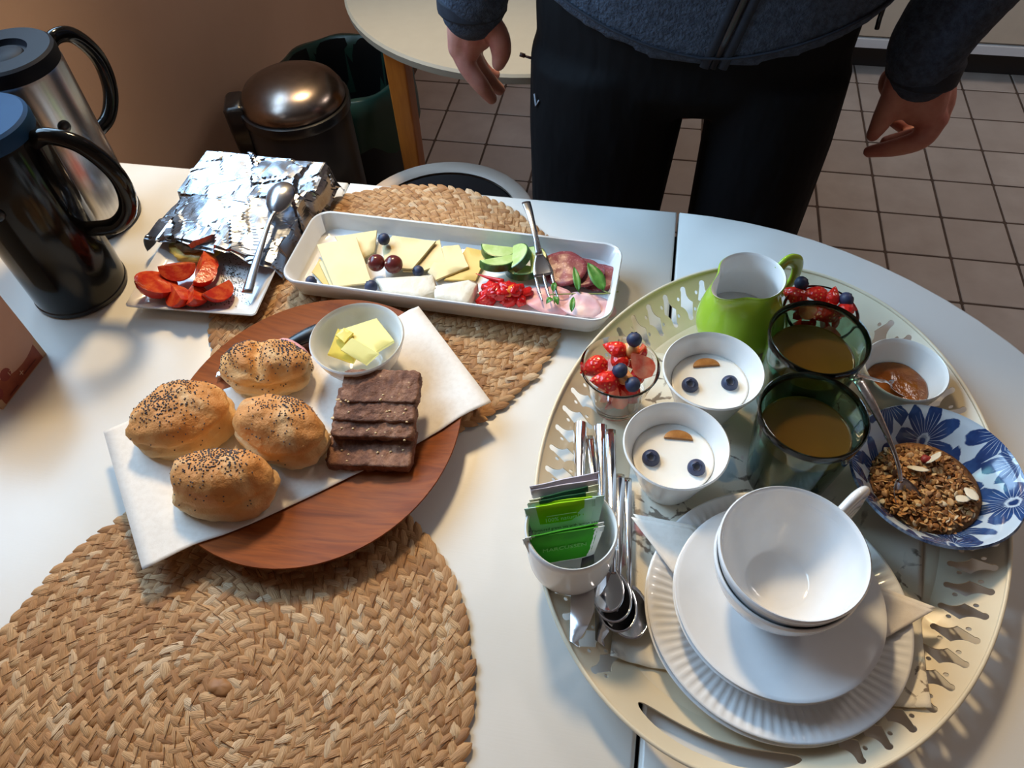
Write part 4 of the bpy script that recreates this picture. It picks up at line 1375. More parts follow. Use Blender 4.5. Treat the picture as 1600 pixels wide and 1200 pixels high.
disc_slice('salami_slice', 'salami slice on top nearest the cucumber', 'salami', CP([(1268, 335)])[0], .0125, .0255, .025, (R(6), R(-4), 0), MT['salami'], sg, seed=3)
hg = 'ham slices on the platter'
MT['ham_pale'] = mat('ham_pale', S(232, 178, 180), .4, c2=S(242, 210, 206), ns=40, bump=.15, bs=150)
disc_slice('ham_slice', 'pale ham slice at the far right corner of the platter', 'ham', CP([(1400, 505)])[0], .0045, .024, .0155, (R(4), 0, R(-12)), MT['ham_pale'], hg, .0012, seed=4)
disc_slice('ham_slice', 'ham slice with rolled edge second from the right', 'ham', CP([(1335, 498)])[0], .0075, .023, .0155, (R(8), R(-3), R(-10)), MT['ham_pale'], hg, .003, seed=5)
disc_slice('ham_slice', 'pink ham slice under the fork tines', 'ham', CP([(1195, 470)])[0], .005, .031, .019, (R(4), R(-2), R(-12)), MT['ham'], hg, .003, seed=6)
# herb sprigs
MT['leaf'] = mat('herb_leaf', S(66, 122, 44), .4, c2=S(92, 150, 62), ns=120)
MT['stem'] = mat('herb_stem', S(140, 150, 80), .5)
def herb_leaf(parent, base, tip, wid, bend=.003):
    d = tip - base
    L = d.length
    M_ = basis(base, d, (0, 0, 1))
    V, F = [], []
    for i in range(9):
        u = i / 8
        w_ = wid * math.sin(PI * u ** .85) ** .8 * (1 - .15 * u) + .0001
        for v in (-1, -.5, 0, .5, 1):
            V.append(M_ @ Vector((u * L, v * w_, bend * math.sin(PI * u) + .0012 * abs(v))))
    for i in range(8):
        for j in range(4):
            a = i * 5 + j
            F.append((a, a + 1, a + 6, a + 5))
    o = obj('leaf', (V, F), MT['leaf'], parent)
    solidify(o, .0003, 0)
    return o
s1 = thing('herb_sprig', 'sprig with one large green leaf lying on the salami', 'herb')
pc = lambda x, y, z: at(*CP([(x, y)])[0], zc + z)
obj('stem', tube(catmull([pc(1505, 437, .011), pc(1445, 446, .012), pc(1330, 446, .011), pc(1200, 450, .012)], 6), .0007, 6), MT['stem'], s1)
herb_leaf(s1, pc(1440, 436, .013), pc(1370, 312, .020), .0085)
herb_leaf(s1, pc(1330, 440, .014), pc(1310, 330, .020), .0042)
herb_leaf(s1, pc(1300, 528, .013), pc(1308, 462, .016), .0032)
obj('leaf_stalk', tube([pc(1470, 446, .012), pc(1440, 434, .0135)], .0006, 6), MT['stem'], s1)
obj('leaf_stalk', tube([pc(1345, 446, .0115), pc(1330, 438, .0145)], .0005, 6), MT['stem'], s1)
s2 = thing('herb_sprig', 'small green sprig caught by the fork tines', 'herb')
obj('stem', tube([pc(1225, 490, .010), pc(1218, 440, .013), pc(1222, 400, .015)], .0006, 6), MT['stem'], s2)
herb_leaf(s2, pc(1218, 470, .012), pc(1190, 492, .010), .0036)
herb_leaf(s2, pc(1222, 460, .013), pc(1240, 497, .010), .0034)
herb_leaf(s2, pc(1220, 440, .014), pc(1226, 398, .016), .0034)
fork('serving_fork', 'steel fork leaning on the platter rim with its tines in the ham', (860, 471), (822, 316), zc + .009, ZL + .048, MT['steel_dull'], 3, wid=.022, hw=(.0042, .003, .0034, .0044, .0052))

# ------------------------------------------------------------------ oval tray with pierced rim
TC, TA, TB, TROT = (.139, .3885), .262, .1985, math.atan2(.988, .156)     # long axis along local x
MT['tray'] = mat('tray_enamel', S(226, 212, 184), .3, c2=S(220, 204, 174), ns=8)
tray = thing('serving_tray', 'cream oval metal tray with pierced flared rim', 'tray', (TC[0], TC[1], T), (0, 0, TROT))
RW, RZ0, RZ1 = .043, .0022, .0300
def rim_pt(th, s):
    k = s + .12 * math.sin(PI * s)
    a = TA - RW * (1 - s)
    b = TB - RW * (1 - s)
    return Vector((a * math.cos(th), b * math.sin(th), RZ0 + (RZ1 - RZ0) * (s ** 1.25)))
# arc length table of the middle of the rim
NTB = 2000
acc, pts_ = [0.0], [rim_pt(2 * PI * i / NTB, .5) for i in range(NTB + 1)]
for i in range(NTB):
    acc.append(acc[-1] + (pts_[i + 1] - pts_[i]).length)
def theta_at(s):
    s = s % acc[-1]
    lo_, hi_ = 0, NTB
    while hi_ - lo_ > 1:
        m_ = (lo_ + hi_) // 2
        if acc[m_] <= s: lo_ = m_
        else: hi_ = m_
    return 2 * PI * (lo_ + (s - acc[lo_]) / (acc[lo_ + 1] - acc[lo_])) / NTB
def motif():
    """bone shaped hole with a pointed waist; p across the rim, q along it"""
    h_ = []
    for a in range(115, -116, -23):
        h_.append((.74 + .15 * math.cos(R(a)), .125 * math.sin(R(a)) * 1.25))
    q0 = h_[-1]
    for t_ in (.2, .4, .6, .8):
        cx_, cy_ = .26, -.06
        h_.append(((1 - t_) ** 2 * q0[0] + 2 * t_ * (1 - t_) * cx_ + 0, (1 - t_) ** 2 * q0[1] + 2 * t_ * (1 - t_) * cy_ - t_ * t_ * .40))
    h_.append((0, -.40))
    left = [(-x, -y) for x, y in h_]
    return h_ + left
def cell_mesh(width, holes, m=6):
    """triangulated patch [0,width] x [0,1] with holes cut out"""
    pts, edges, faces = [], [], []
    bd = [(width * i / m, 0) for i in range(m)] + [(width, j / 4) for j in range(4)] + [(width * (1 - i / m), 1) for i in range(m)] + [(0, 1 - j / 4) for j in range(4)]
    def add(loop):
        b = len(pts)
        for p in loop:
            pts.append(Vector((p[0], p[1])))
        ids = list(range(b, b + len(loop)))
        edges.extend((ids[i], ids[(i + 1) % len(ids)]) for i in range(len(ids)))
    add(bd)
    for hl_ in holes:
        add(hl_)
    for i in range(1, m):
        for j in range(1, 4):
            p = (width * i / m, j / 4)
            inside = False
            for hl_ in holes:
                if min(x for x, y in hl_) - .003 < p[0] < max(x for x, y in hl_) + .003 and min(y for x, y in hl_) - .05 < p[1] < max(y for x, y in hl_) + .05:
                    inside = True
            if not inside:
                pts.append(Vector(p))
    sc = .03           # triangulate in metres so both directions weigh alike
    r_ = geometry.delaunay_2d_cdt([Vector((p.x, p.y * sc)) for p in pts], edges, [], 0, 1e-7)
    P = [(v.x, v.y / sc) for v in r_[0]]
    def inside(q, poly):
        c = False
        for i in range(len(poly)):
            (x0, y0), (x1, y1) = poly[i - 1], poly[i]
            if (y0 > q[1]) != (y1 > q[1]) and q[0] < (x1 - x0) * (q[1] - y0) / (y1 - y0) + x0:
                c = not c
        return c
    keep = []
    for f in r_[2]:
        q = (sum(P[i][0] for i in f) / len(f), sum(P[i][1] for i in f) / len(f))
        if not any(inside(q, hl_) for hl_ in holes):
            keep.append(tuple(f))
    return P, keep
NM = 60
CW = acc[-1] / NM
mo = [(CW / 2 + q * .0195, .50 + p * .41) for p, q in motif()]
dot = lambda cx_, cy_: [(cx_ + .0017 * math.cos(R(a)), cy_ + .042 * math.sin(R(a))) for a in range(0, 360, 30)]
# dots between motifs sit on the cell border, so they are cut inside the cell next to the border
cell = cell_mesh(CW, [mo, dot(.0030, .34), dot(CW - .0030, .66)], 6)
slot = [(4 * CW + math.copysign(abs(math.cos(R(a))) ** .8, math.cos(R(a))) * .062, .52 + .20 * math.sin(R(a))) for a in range(0, 360, 10)]
slot_cell = cell_mesh(8 * CW, [slot], 40)
V, F = [], []
def put_cell(cm, s0):
    n0 = len(V)
    for x, y in cm[0]:
        V.append(rim_pt(theta_at(s0 + x), y))
    F.extend(tuple(i + n0 for i in f) for f in cm[1])
half = acc[-1] / 2
put_cell(slot_cell, -4 * CW)
put_cell(slot_cell, half - 4 * CW)
for k in range(4, NM // 2 - 4):
    put_cell(cell, k * CW)
    put_cell(cell, half + k * CW)
rim = obj('pierced_rim', (V, F), MT['tray'], tray, normals=False)
bm = bmesh.new(); bm.from_mesh(rim.data); bmesh.ops.remove_doubles(bm, verts=bm.verts, dist=1e-5); bmesh.ops.recalc_face_normals(bm, faces=bm.faces); bm.to_mesh(rim.data); bm.free()
solidify(rim, .0011, 0)
es = rim.modifiers.new('crisp', 'EDGE_SPLIT'); es.split_angle = R(32)
obj('rolled_edge', tube([rim_pt(2 * PI * i / 180, 1.0) + Vector((0, 0, .0006)) for i in range(180)], .0018, 10, closed=True), MT['tray'], tray)
rings = []
for dr, z in ((.10, .0004), (.004, .0004), (0, .0008), (-.0006, RZ0), (0.0002, RZ0 + .0004), (.004, .0017), (.10, .0016)):
    rings.append([Vector(((TA - RW - dr) * math.cos(2 * PI * i / 120), (TB - RW - dr) * math.sin(2 * PI * i / 120), z)) for i in range(120)])
obj('base', loft(rings), MT['tray'], tray)
ZT = .0018
# tray cloth
n = NT('tray_cloth'); co = n.coords('Object')
v1 = n.noise(n.coords('Object'), 16, 3)
wv = n.voro(co, 34, 'DISTANCE_TO_EDGE')
nz = n.noise(co, 90, 4)
ln = n.ramp(n.math('ADD', wv, n.math('MULTIPLY', n.math('SUBTRACT', nz, .5), .35)), [(.005, (1, 1, 1, 1)), (.035, (0, 0, 0, 1))])
gt = n.ramp(v1, [(.46, (0, 0, 0, 1)), (.54, (.85, .85, .85, 1))])
c0 = n.mix(n.mix(1.0, ln, gt, 'MULTIPLY'), n.ramp(n.noise(co, 9, 2), [(.3, S(236, 230, 216)), (.7, S(226, 216, 196))]), S(104, 86, 70))
bl_ = n.ramp(n.noise(n.coords('Object', (1, 1, 1), (0, 0, 1)), 24, 2), [(.63, (0, 0, 0, 1)), (.68, (.6, .6, .6, 1))])
c0 = n.mix(bl_, c0, S(120, 162, 184))
pk_ = n.ramp(n.noise(n.coords('Object', (1, 1, 1), (0, 0, 2.1)), 26, 2), [(.66, (0, 0, 0, 1)), (.70, (.7, .7, .7, 1))])
n.col(n.mix(pk_, c0, S(196, 120, 140)))
n.bump(n.noise(co, 700, 2), .3, .0005); n.set(Roughness=.9); MT['cloth'] = n.m
cz = lambda x, y: T + ZT + .0009
ck = [at(952, 1032, .003), at(1436, 1120, .003), at(1445, 655, .003), at(1005, 545, .003)]
V, F = sheet(ck, 0, 60, 60, lambda x, y: T + ZT + .0011, .0006)
lm = lambda p: ((p.x - TC[0]) * math.cos(TROT) + (p.y - TC[1]) * math.sin(TROT), -(p.x - TC[0]) * math.sin(TROT) + (p.y - TC[1]) * math.cos(TROT))
for i, v in enumerate(V):
    a, b = lm(v)
    k = math.hypot(a / (TA - RW), b / (TB - RW))
    if k > .985:      # the hem turns up where it meets the rim
        v.z += (k - .985) * .11
    jj, ii = divmod(i, 61)
    if jj < 6:
        v.z += .0012 * (1 + math.sin(ii * 1.3)) * (1 - jj / 6)
tc = obj('tray_cloth', (V, F), MT['cloth'])
solidify(tc, .0007, 1)
tag(tc, 'cream linen cloth with printed flowers lining the oval tray', 'cloth')
ZC = ZT + .0024

# ------------------------------------------------------------------ stacked plates, napkin, cups
n = NT('ribbed_porcelain'); MT['ribbed'] = MT['porcelain']
def ribbed_plate(label, x, y, z):
    prof = [(0, .004), (.058, .004), (.066, .0046), (.072, .0062), (.078, .0082), (.084, .0104), (.090, .0126), (.096, .0146), (.1005, .0158), (.1025, .0162)]
    nrib = 84
    na = nrib * 4
    rings = []
    for side in (0, 1):
        pr = prof[1:] if side == 0 else list(reversed(prof[1:]))
        for r, zz in pr:
            am = .00055 if .069 < r < .1003 and side == 0 else 0
            rings.append([Vector((r * math.cos(2 * PI * i / na), r * math.sin(2 * PI * i / na), zz + am * math.cos(2 * PI * i / 4) - (.0032 if side else 0) * (1 if r < .1 else .45))) for i in range(na)])
    t = thing('dinner_plate', label, 'plate', (x, y, T + z), group='ribbed dinner plates')
    obj('dish', loft(rings), MT['porcelain'], t)
    obj('foot_ring', lathe([(.050, .0014), (.0505, .0), (.053, .0), (.0545, .0016)], 64), MT['porcelain'], t)
    return t
pc_ = at(1224, 966, .024)
pcx, pcy = .1448, .2619
ribbed_plate('lower white ribbed dinner plate of the two on the tray', pcx, pcy, ZC)
ribbed_plate('upper white ribbed dinner plate of the two on the tray', pcx + .001, pcy + .001, ZC + .0052)
zp_ = ZC + .0052 + .0045
def fold_napkin(label, pts, z, layers, rise):
    t = thing('folded_napkin', label, 'napkin', (0, 0, 0), group='folded napkins on the plates')
    for k in range(layers):
        P = [at(x + (3 if k % 2 else 0), y - (5 if k % 2 else 0), zz + k * .0007) for (x, y), zz in zip(pts, z)]
        nn_ = 14
        V, F = [], []
        for j in range(nn_ + 1):
            for i in range(nn_ + 1):
                u, v = i / nn_, j / nn_
                p = (P[0] * (1 - u) + P[1] * u) * (1 - v) + (P[3] * (1 - u) + P[2] * u) * v
                p.z += rise * .3 * noise.noise(Vector((u * 3, v * 3, k)))
                V.append(p)
        for j in range(nn_):
            for i in range(nn_):
                a = j * (nn_ + 1) + i
                F.append((a, a + 1, a + nn_ + 2, a + nn_ + 1))
        o = obj('ply', (V, F), MT['paper'], t)
        solidify(o, .0004, 1)
    return t
fold_napkin('folded white napkin with one corner pointing out left of the saucers', [(986, 808), (1082, 826), (1160, 930), (1052, 896)], [zp_ + .014, zp_ + .012, zp_ + .0040, zp_ + .010], 3, .002)
fold_napkin('folded white napkin with one corner pointing out right of the saucers', [(1459, 954), (1378, 1000), (1290, 985), (1368, 920)], [zp_ + .014, zp_ + .011, zp_ + .0045, zp_ + .011], 3, .002)
def saucer(label, x, y, z):
    prof = [(.0, .0055), (.024, .0055), (.0255, .0042), (.030, .0044), (.045, .0072), (.062, .0122), (.076, .0178), (.0792, .0190), (.0798, .0186), (.0785, .0172), (.062, .0098), (.045, .0046), (.034, .0016), (.033, .0), (.030, .0), (.029, .0016), (0, .0016)]
    o = obj('saucer', lathe(prof, 96), MT['porcelain'], loc=(x, y, T + z), sharp=60)
    return tag(o, label, 'saucer', 'white saucers')
sx_, sy_ = .1421, .2625
zs = zp_ + .0068
saucer('lower plain white saucer under the teacups', sx_, sy_, zs)
saucer('upper plain white saucer under the teacups', sx_ + .0008, sy_ + .0004, zs + .0042)
zc0 = zs + .0042 + .0060
def teacup(label, x, y, z, hdir):
    t = thing('teacup', label, 'cup', (x, y, T + z), (0, 0, hdir), 'stacked teacups')
    outer = prof_smooth([(.0240, 0), (.0250, .002), (.0262, .0045), (.0350, .013), (.0455, .027), (.0515, .043), (.0542, .058)], 4)
    obj('bowl', lathe(vessel(outer, .0027, .004), 80), MT['porcelain'], t, sharp=60)
    P = [Vector((.0535, 0, .047)), Vector((.071, 0, .0565)), Vector((.0855, 0, .047)), Vector((.077, 0, .029)), Vector((.0485, 0, .0265))]
    obj('handle', tube(catmull(P, 7), [.0066, .0062, .0060, .0058, .0064], 14, [.0040, .0042, .0042, .0040, .0044], up=(0, 1, 0)), MT['porcelain'], t)
    return t
cx0, cy0 = .1408, .2738
hd = R(48)
teacup('lower white teacup with the other cup stacked inside it', cx0 - .001, cy0 - .002, zc0, hd)
teacup('upper empty white teacup stacked inside the other cup', cx0, cy0, zc0 + .0115, hd)

# ------------------------------------------------------------------ yogurt cups
MT['yogurt'] = mat('yogurt', S(244, 242, 234), .3, Subsurface_Weight=.15, Subsurface_Radius=(.006, .005, .004))
MT['date'] = mat('fruit_slice', S(150, 96, 44), .3, c2=S(176, 122, 64), ns=120)
def yogurt_cup(lab, rim_px, R_, eyes, mouth, words):
    H = .066
    c = at(rim_px[0], rim_px[1], ZC + H)
    o = obj('yogurt_bowl', lathe(vessel(prof_smooth([(.0225, 0), (.0235, .002), (.0275, .012), (.0350, .036), (R_, H)], 4), .0024, .004), 64), MT['bowl_white'], loc=(c.x, c.y, T + ZC), sharp=60)
    tag(o, lab, 'bowl', 'yogurt bowls on the tray')
    zy = .0450
    ry = R_ - .0024 - (H - zy) * (R_ - .0350) / (H - .036) - .0005
    y_ = obj('yogurt', lathe([(0, .008), (.022, .008), (.029, .026), (ry - .0012, zy - .003), (ry, zy + .0006), (ry - .002, zy - .0002), (ry * .6, zy), (0, zy)], 56), MT['yogurt'], loc=(c.x, c.y, T + ZC))
    tag(y_, words[0], 'yogurt', 'yogurt servings')
    for px, l in zip(eyes, words[1:3]):
        blueberry(l, at(px[0], px[1], ZC + zy + .0015), .0078, (R(24), R(-6), R(8)), 'blueberry eyes on the yogurts')
    m_ = at(mouth[0], mouth[1], ZC + zy + .0012)
    P = [(.0128 * math.cos(R(a)), .0095 * math.sin(R(a))) for a in range(0, 181, 12)]
    rings_ = [[Vector((x * k, y * k + .0008 * (1 - k), z)) for x, y in P] for k, z in ((.94, -.0012), (1, -.0004), (.96, .0009), (.7, .0014))]
    q_ = obj('fruit_slice', loft(rings_), MT['date'], loc=m_, rot=(0, 0, R(words[4])), sharp=40)
    tag(q_, words[3], 'fruit', 'fruit slice mouths on the yogurts')
yogurt_cup('white yogurt bowl between the green jug and the front bowl', (1115, 577), .0462, [(1078, 602), (1140, 599)], (1104, 572), ['smooth white yogurt in the back bowl by the green jug', 'left blueberry eye on the back yogurt', 'right blueberry eye on the back yogurt', 'brown half moon fruit slice on the back yogurt', 14])
yogurt_cup('white yogurt bowl nearest the camera beside the cutlery', (1057, 694), .0452, [(1017, 716), (1088, 731)], (1060, 686), ['smooth white yogurt in the front bowl by the cutlery', 'left blueberry eye on the front yogurt', 'right blueberry eye on the front yogurt', 'brown half moon fruit slice on the front yogurt', 3])

# ------------------------------------------------------------------ green milk jug
n = NT('jug_green'); n.set(Base_Color=S(150, 186, 40), Roughness=.14, Coat_Weight=.2)
co = n.coords('Object'); n.col(n.ramp(n.noise(co, 12, 2), [(.3, S(168, 204, 62)), (.7, S(160, 196, 54))])); MT['green'] = n.m
HJ = .092
jc = Vector((.1137, .5604, 0))
jg = thing('milk_jug', 'lime green milk jug with white inside at the back of the tray', 'jug', (jc.x, jc.y, T + ZC))
outer = prof_smooth([(.030, 0), (.033, .003), (.0405, .018), (.0425, .034), (.0385, .054), (.0325, .072), (.0318, .082), (.0335, HJ)], 4)
pr = vessel(outer, .0026, .005)
top_i = max(range(len(pr)), key=lambda i: pr[i][1])
mi = [1 if i < top_i else 0 for i in range(len(pr))]
V, F, I = lathe(pr, 72, mi)
spd = R(222)
for v in V:
    a = math.atan2(v.y, v.x)
    d = (a - spd + PI) % (2 * PI) - PI
    t_ = max(0, (v.z - .055) / (HJ - .055))
    g_ = math.exp(-(d / .42) ** 2) * t_ ** 1.6
    s_ = math.exp(-((abs(d) - .75) / .35) ** 2) * t_ ** 1.6
    rr_ = math.hypot(v.x, v.y)
    if rr_ > .005:
        k = (rr_ + .0135 * g_ - .0025 * s_) / rr_
        v.x *= k; v.y *= k
    v.z += -.0015 * g_
obj('body', (V, F, I), [MT['green'], MT['bowl_white']], jg, sharp=60)
hd_ = Vector((math.cos(R(38)), math.sin(R(38)), 0))
P = [hd_ * .0348 + Vector((0, 0, .083)), hd_ * .045 + Vector((0, 0, .091)), hd_ * .060 + Vector((0, 0, .080)), hd_ * .062 + Vector((0, 0, .056)), hd_ * .040 + Vector((0, 0, .034))]
obj('handle', tube(catmull(P, 7), [.0075, .0072, .007, .0066, .007], 14, [.0035, .0034, .0032, .0032, .004], up=(-hd_.y, hd_.x, 0)), MT['green'], jg)
o = obj('milk', lathe([(0, .007), (.03, .007), (.0385, .018), (.0395, .030), (.0, .030)], 48), mat('milk', S(244, 244, 240), .2), loc=(jc.x, jc.y, T + ZC))
tag(o, 'milk low inside the lime green jug', 'milk')

# ------------------------------------------------------------------ glassware
n = NT('clear_glass'); n.set(Base_Color=(.97, .98, .98, 1), Roughness=.0, Transmission_Weight=1.0, IOR=1.45); MT['glass'] = n.m
n = NT('green_glass'); n.set(Base_Color=S(150, 190, 164), Roughness=.0, Transmission_Weight=1.0, IOR=1.45); MT['green_glass'] = n.m
n = NT('apple_juice'); co = n.coords('Object'); n.set(Roughness=.08, Subsurface_Weight=.3, Subsurface_Radius=(.02, .012, .004))
n.col(n.ramp(n.noise(co, 18, 2), [(.3, S(86, 60, 18)), (.7, S(76, 54, 15))])); MT['juice'] = n.m
n = NT('strawberry'); co = n.coords('Object')
sd_ = n.ramp(n.voro(co, 260), [(.16, (1, 1, 1, 1)), (.24, (0, 0, 0, 1))])
n.col(n.mix(sd_, n.ramp(n.noise(co, 60), [(.3, S(206, 26, 26)), (.7, S(226, 52, 36))]), S(232, 150, 80))); n.bump(n.voro(co, 260), .5, .002); n.set(Roughness=.22, Subsurface_Weight=.1); MT['straw'] = n.m
MT['straw_in'] = mat('strawberry_flesh', S(232, 92, 66), .25, c2=S(242, 148, 110), ns=80)
MT['melon'] = mat('melon_cube', S(240, 176, 110), .3, c2=S(236, 156, 90), ns=70)
def strawberry_half(label, p, s, rot, m, group):
    V, F, I = [], [], []
    nu, nv = 14, 10
    for j in range(nv + 1):
        u = j / nv
        rr_ = (math.sin(PI * u ** .8) ** .75) * .8 * (1 - .35 * u) + .001
        for i in range(nu + 1):
            th = PI * i / nu
            V.append(Vector((rr_ * math.cos(th) * s, (u - .45) * 1.9 * s, rr_ * math.sin(th) * s * .9)))
    for j in range(nv):
        for i in range(nu):
            a = j * (nu + 1) + i
            F.append((a, a + 1, a + nu + 2, a + nu + 1)); I.append(0)
        a = j * (nu + 1)
        F.append((a, a + nu, a + 2 * nu + 1, a + nu + 1)); I.append(1)
    o = obj('strawberry_piece', (V, F, I), [m, MT['straw_in']], loc=p, rot=rot, sharp=45)
    return tag(o, label, 'strawberry', group)
def fruit_glass(lab, rim_px, R_, H, which, berries, tops):
    c = at(rim_px[0], rim_px[1], ZC + H)
    gl = obj('glass_bowl', lathe(vessel(prof_smooth([(.0215, 0), (.0228, .0025), (.0262, .018), (.0315, .040), (R_, H)], 4), .0022, .006), 64), MT['glass'], loc=(c.x, c.y, T + ZC), sharp=60)
    tag(gl, lab, 'glass bowl', 'glass fruit bowls')
    rnd = random.Random(len(which))
    grp = 'strawberry pieces in the ' + which
    k = 0
    for lv, (z, rmax, cnt) in enumerate(((.017, .0110, 4), (.029, .0145, 6), (.041, .0178, 6))):
        for i in range(cnt):
            a = 2 * PI * i / cnt + lv * .7
            p = Vector((c.x + rmax * math.cos(a), c.y + rmax * math.sin(a), T + ZC + z))
            strawberry_half('strawberry piece packed below the top fruit in the ' + which, p, .0120, (rnd.uniform(0, 6), rnd.uniform(0, 6), rnd.uniform(0, 6)), MT['straw'], grp)
    for px, z, s, rot, l in tops:
        if l.startswith('melon'):
            p = at(px[0], px[1], ZC + z)
            o = obj('melon_cube', blob(.008, .0075, .007, .5, 1.4, px[0], 10, 7), MT['melon'], loc=p)
            tag(o, l, 'melon', 'melon cubes in the glass bowls')
        else:
            strawberry_half(l, at(px[0], px[1], ZC + z - .003), s * 1.22, rot, MT['straw'], grp)
    for px, z, l in berries:
        blueberry(l, at(px[0], px[1], ZC + z), .0074, (R(60), R(px[0] % 40), R(px[1])), 'blueberries in the glass bowls')
fruit_glass('clear glass bowl of strawberries at the left of the tray', (969, 571), .0372, .060, 'left glass bowl',
            [((991, 531), .073, 'blueberry perched on top at the back of the left glass bowl'), ((969, 579), .062, 'blueberry in the middle of the left glass bowl'), ((989, 601), .057, 'blueberry at the front right of the left glass bowl')],
            [((963, 547), .060, .0115, (R(0), R(10), R(70)), 'seeded strawberry piece at the back of the left glass bowl'), ((930, 573), .055, .0125, (R(-20), R(-20), R(120)), 'strawberry piece at the left rim of the left glass bowl'),
             ((947, 596), .056, .0125, (R(10), R(-10), R(100)), 'seeded strawberry piece at the front left of the left glass bowl'), ((1004, 572), .060, .0125, (R(-30), R(150), R(40)), 'strawberry piece showing its pale core in the left glass bowl'),
             ((968, 563), .054, .0110, (R(0), R(0), R(30)), 'strawberry piece in the centre behind the blueberry'), ((1000, 549), .062, .0095, (R(20), R(120), R(10)), 'small strawberry piece right of the topmost blueberry'),
             ((985, 548), .058, .01, (0, 0, 0), 'melon cube at the back of the left glass bowl'), ((975, 590), .050, .01, (0, 0, 0), 'melon cube under the blueberries in the left glass bowl')])
fruit_glass('clear glass bowl of strawberries behind the green tumblers', (1283, 486), .0362, .060, 'right glass bowl',
            [((1252, 443), .064, 'blueberry at the back left of the right glass bowl'), ((1322, 468), .060, 'blueberry at the right of the right glass bowl')],
            [((1243, 462), .057, .012, (R(0), R(-20), R(60)), 'strawberry piece at the left of the right glass bowl'), ((1275, 462), .060, .0125, (R(10), R(10), R(90)), 'strawberry piece at the back of the right glass bowl'),
             ((1300, 465), .062, .0095, (R(40), R(30), R(10)), 'pointed strawberry piece standing up in the right glass bowl'), ((1260, 482), .056, .011, (R(-10), R(140), R(30)), 'orange red strawberry piece in the right glass bowl'),
             ((1292, 490), .056, .0125, (R(0), R(-10), R(120)), 'strawberry piece at the front of the right glass bowl'), ((1320, 487), .056, .011, (R(10), R(20), R(160)), 'strawberry piece at the right rim of the right glass bowl')])
def tumbler(lab, rim_px, R_, H, jl, which):
    c = at(rim_px[0], rim_px[1], ZC + H)
    t_ = .0026
    o = obj('tumbler', lathe(vessel(prof_smooth([(R_ * .76, 0), (R_ * .79, .003), (R_ * .86, .03), (R_ * .93, .06), (R_, H)], 4), t_, .008), 72), MT['green_glass'], loc=(c.x, c.y, T + ZC), sharp=60)
    tag(o, lab, 'glass', 'green tumblers')
    f_ = lambda z: R_ * (.79 + .21 * z / H) - t_ - .0009
    j = obj('juice', lathe([(0, .0092), (f_(.012) - .002, .0092), (f_(.012), .012), (f_(jl * .5), jl * .5), (f_(jl), jl + .0008), (f_(jl) - .002, jl), (0, jl)], 56), MT['juice'], loc=(c.x, c.y, T + ZC))
    tag(j, 'cloudy amber juice in the ' + which, 'juice', 'juice servings')
tumbler('green glass tumbler of juice nearer the camera', (1272, 646), .0443, .098, .070, 'nearer green tumbler')
tumbler('green glass tumbler of juice behind the other one', (1281, 525), .0443, .098, .070, 'farther green tumbler')

# ------------------------------------------------------------------ jam bowl
MT['jam'] = mat('jam', S(130, 70, 22), .08, c2=S(160, 92, 32), ns=60, bump=.5, bs=90, bd=.003, Subsurface_Weight=.1)
jb = at(1416, 576, ZC + .045)
o = obj('jam_bowl', lathe(vessel(prof_smooth([(.020, 0), (.0208, .003), (.027, .010), (.0345, .026), (.0386, .045)], 4), .0025), 64), MT['bowl_white'], loc=(jb.x, jb.y, T + ZC), sharp=60)
tag(o, 'small white bowl of amber jam on the right of the tray', 'bowl')
v_ = lathe([(0, .0045), (.018, .0045), (.0245, .011), (.0288, .0200), (.027, .0205), (.016, .0212), (0, .0208)], 48)
for q in v_[0]:
    if q.z > .018:
        q.z += .0012 * noise.noise(q * 90)
o = obj('jam', v_, MT['jam'], loc=(jb.x, jb.y, T + ZC))
tag(o, 'glossy amber jam half filling the small white bowl', 'jam')
spoon('jam_spoon', 'small silver spoon standing in the jam with its handle over the rim', (1405, 606), (1336, 585), ZC + .022, ZC + .058, MT['silver'], bl=.03, bw=.02, depth=.005, hw=(.002, .0018, .0026, .0038), arch=.001)

# ------------------------------------------------------------------ blue flowered bowl with granola
n = NT('blue_flower_glaze')
co = n.coords('Object', (1, 1, 0))
vn = n.n('ShaderNodeTexVoronoi', voronoi_dimensions='2D'); vn.inputs['Scale'].default_value = 23.0; vn.inputs['Randomness'].default_value = .62
n.l(co, vn.inputs['Vector'])
sc_ = n.n('ShaderNodeVectorMath', operation='SUBTRACT'); n.l(co, sc_.inputs[0]); n.l(vn.outputs['Position'], sc_.inputs[1])
sx2 = n.n('ShaderNodeSeparateXYZ'); n.l(sc_.outputs[0], sx2.inputs[0])
ang = n.math('ARCTAN2', sx2.outputs[1], sx2.outputs[0])
dst = vn.outputs['Distance']
rag = n.math('MULTIPLY', n.math('SUBTRACT', n.noise(co, 120, 4), .5), .22)
pet = n.math('ABSOLUTE', n.math('SINE', n.math('MULTIPLY', ang, 3.5)))
d2 = n.math('ADD', dst, rag)
petal = n.ramp(n.math('SUBTRACT', n.math('ADD', n.math('MULTIPLY', pet, .36), .28), d2), [(.0, (0, 0, 0, 1)), (.03, (1, 1, 1, 1))])
ringw = n.ramp(d2, [(.10, (0, 0, 0, 1)), (.12, (1, 1, 1, 1))])
vein = n.ramp(n.math('ABSOLUTE', n.math('SINE', n.math('MULTIPLY', ang, 14))), [(.10, (.0, .0, .0, 1)), (.22, (1, 1, 1, 1))])
core = n.ramp(d2, [(.05, (1, 1, 1, 1)), (.09, (0, 0, 0, 1))])
pm = n.mix(1.0, petal, ringw, 'MULTIPLY')
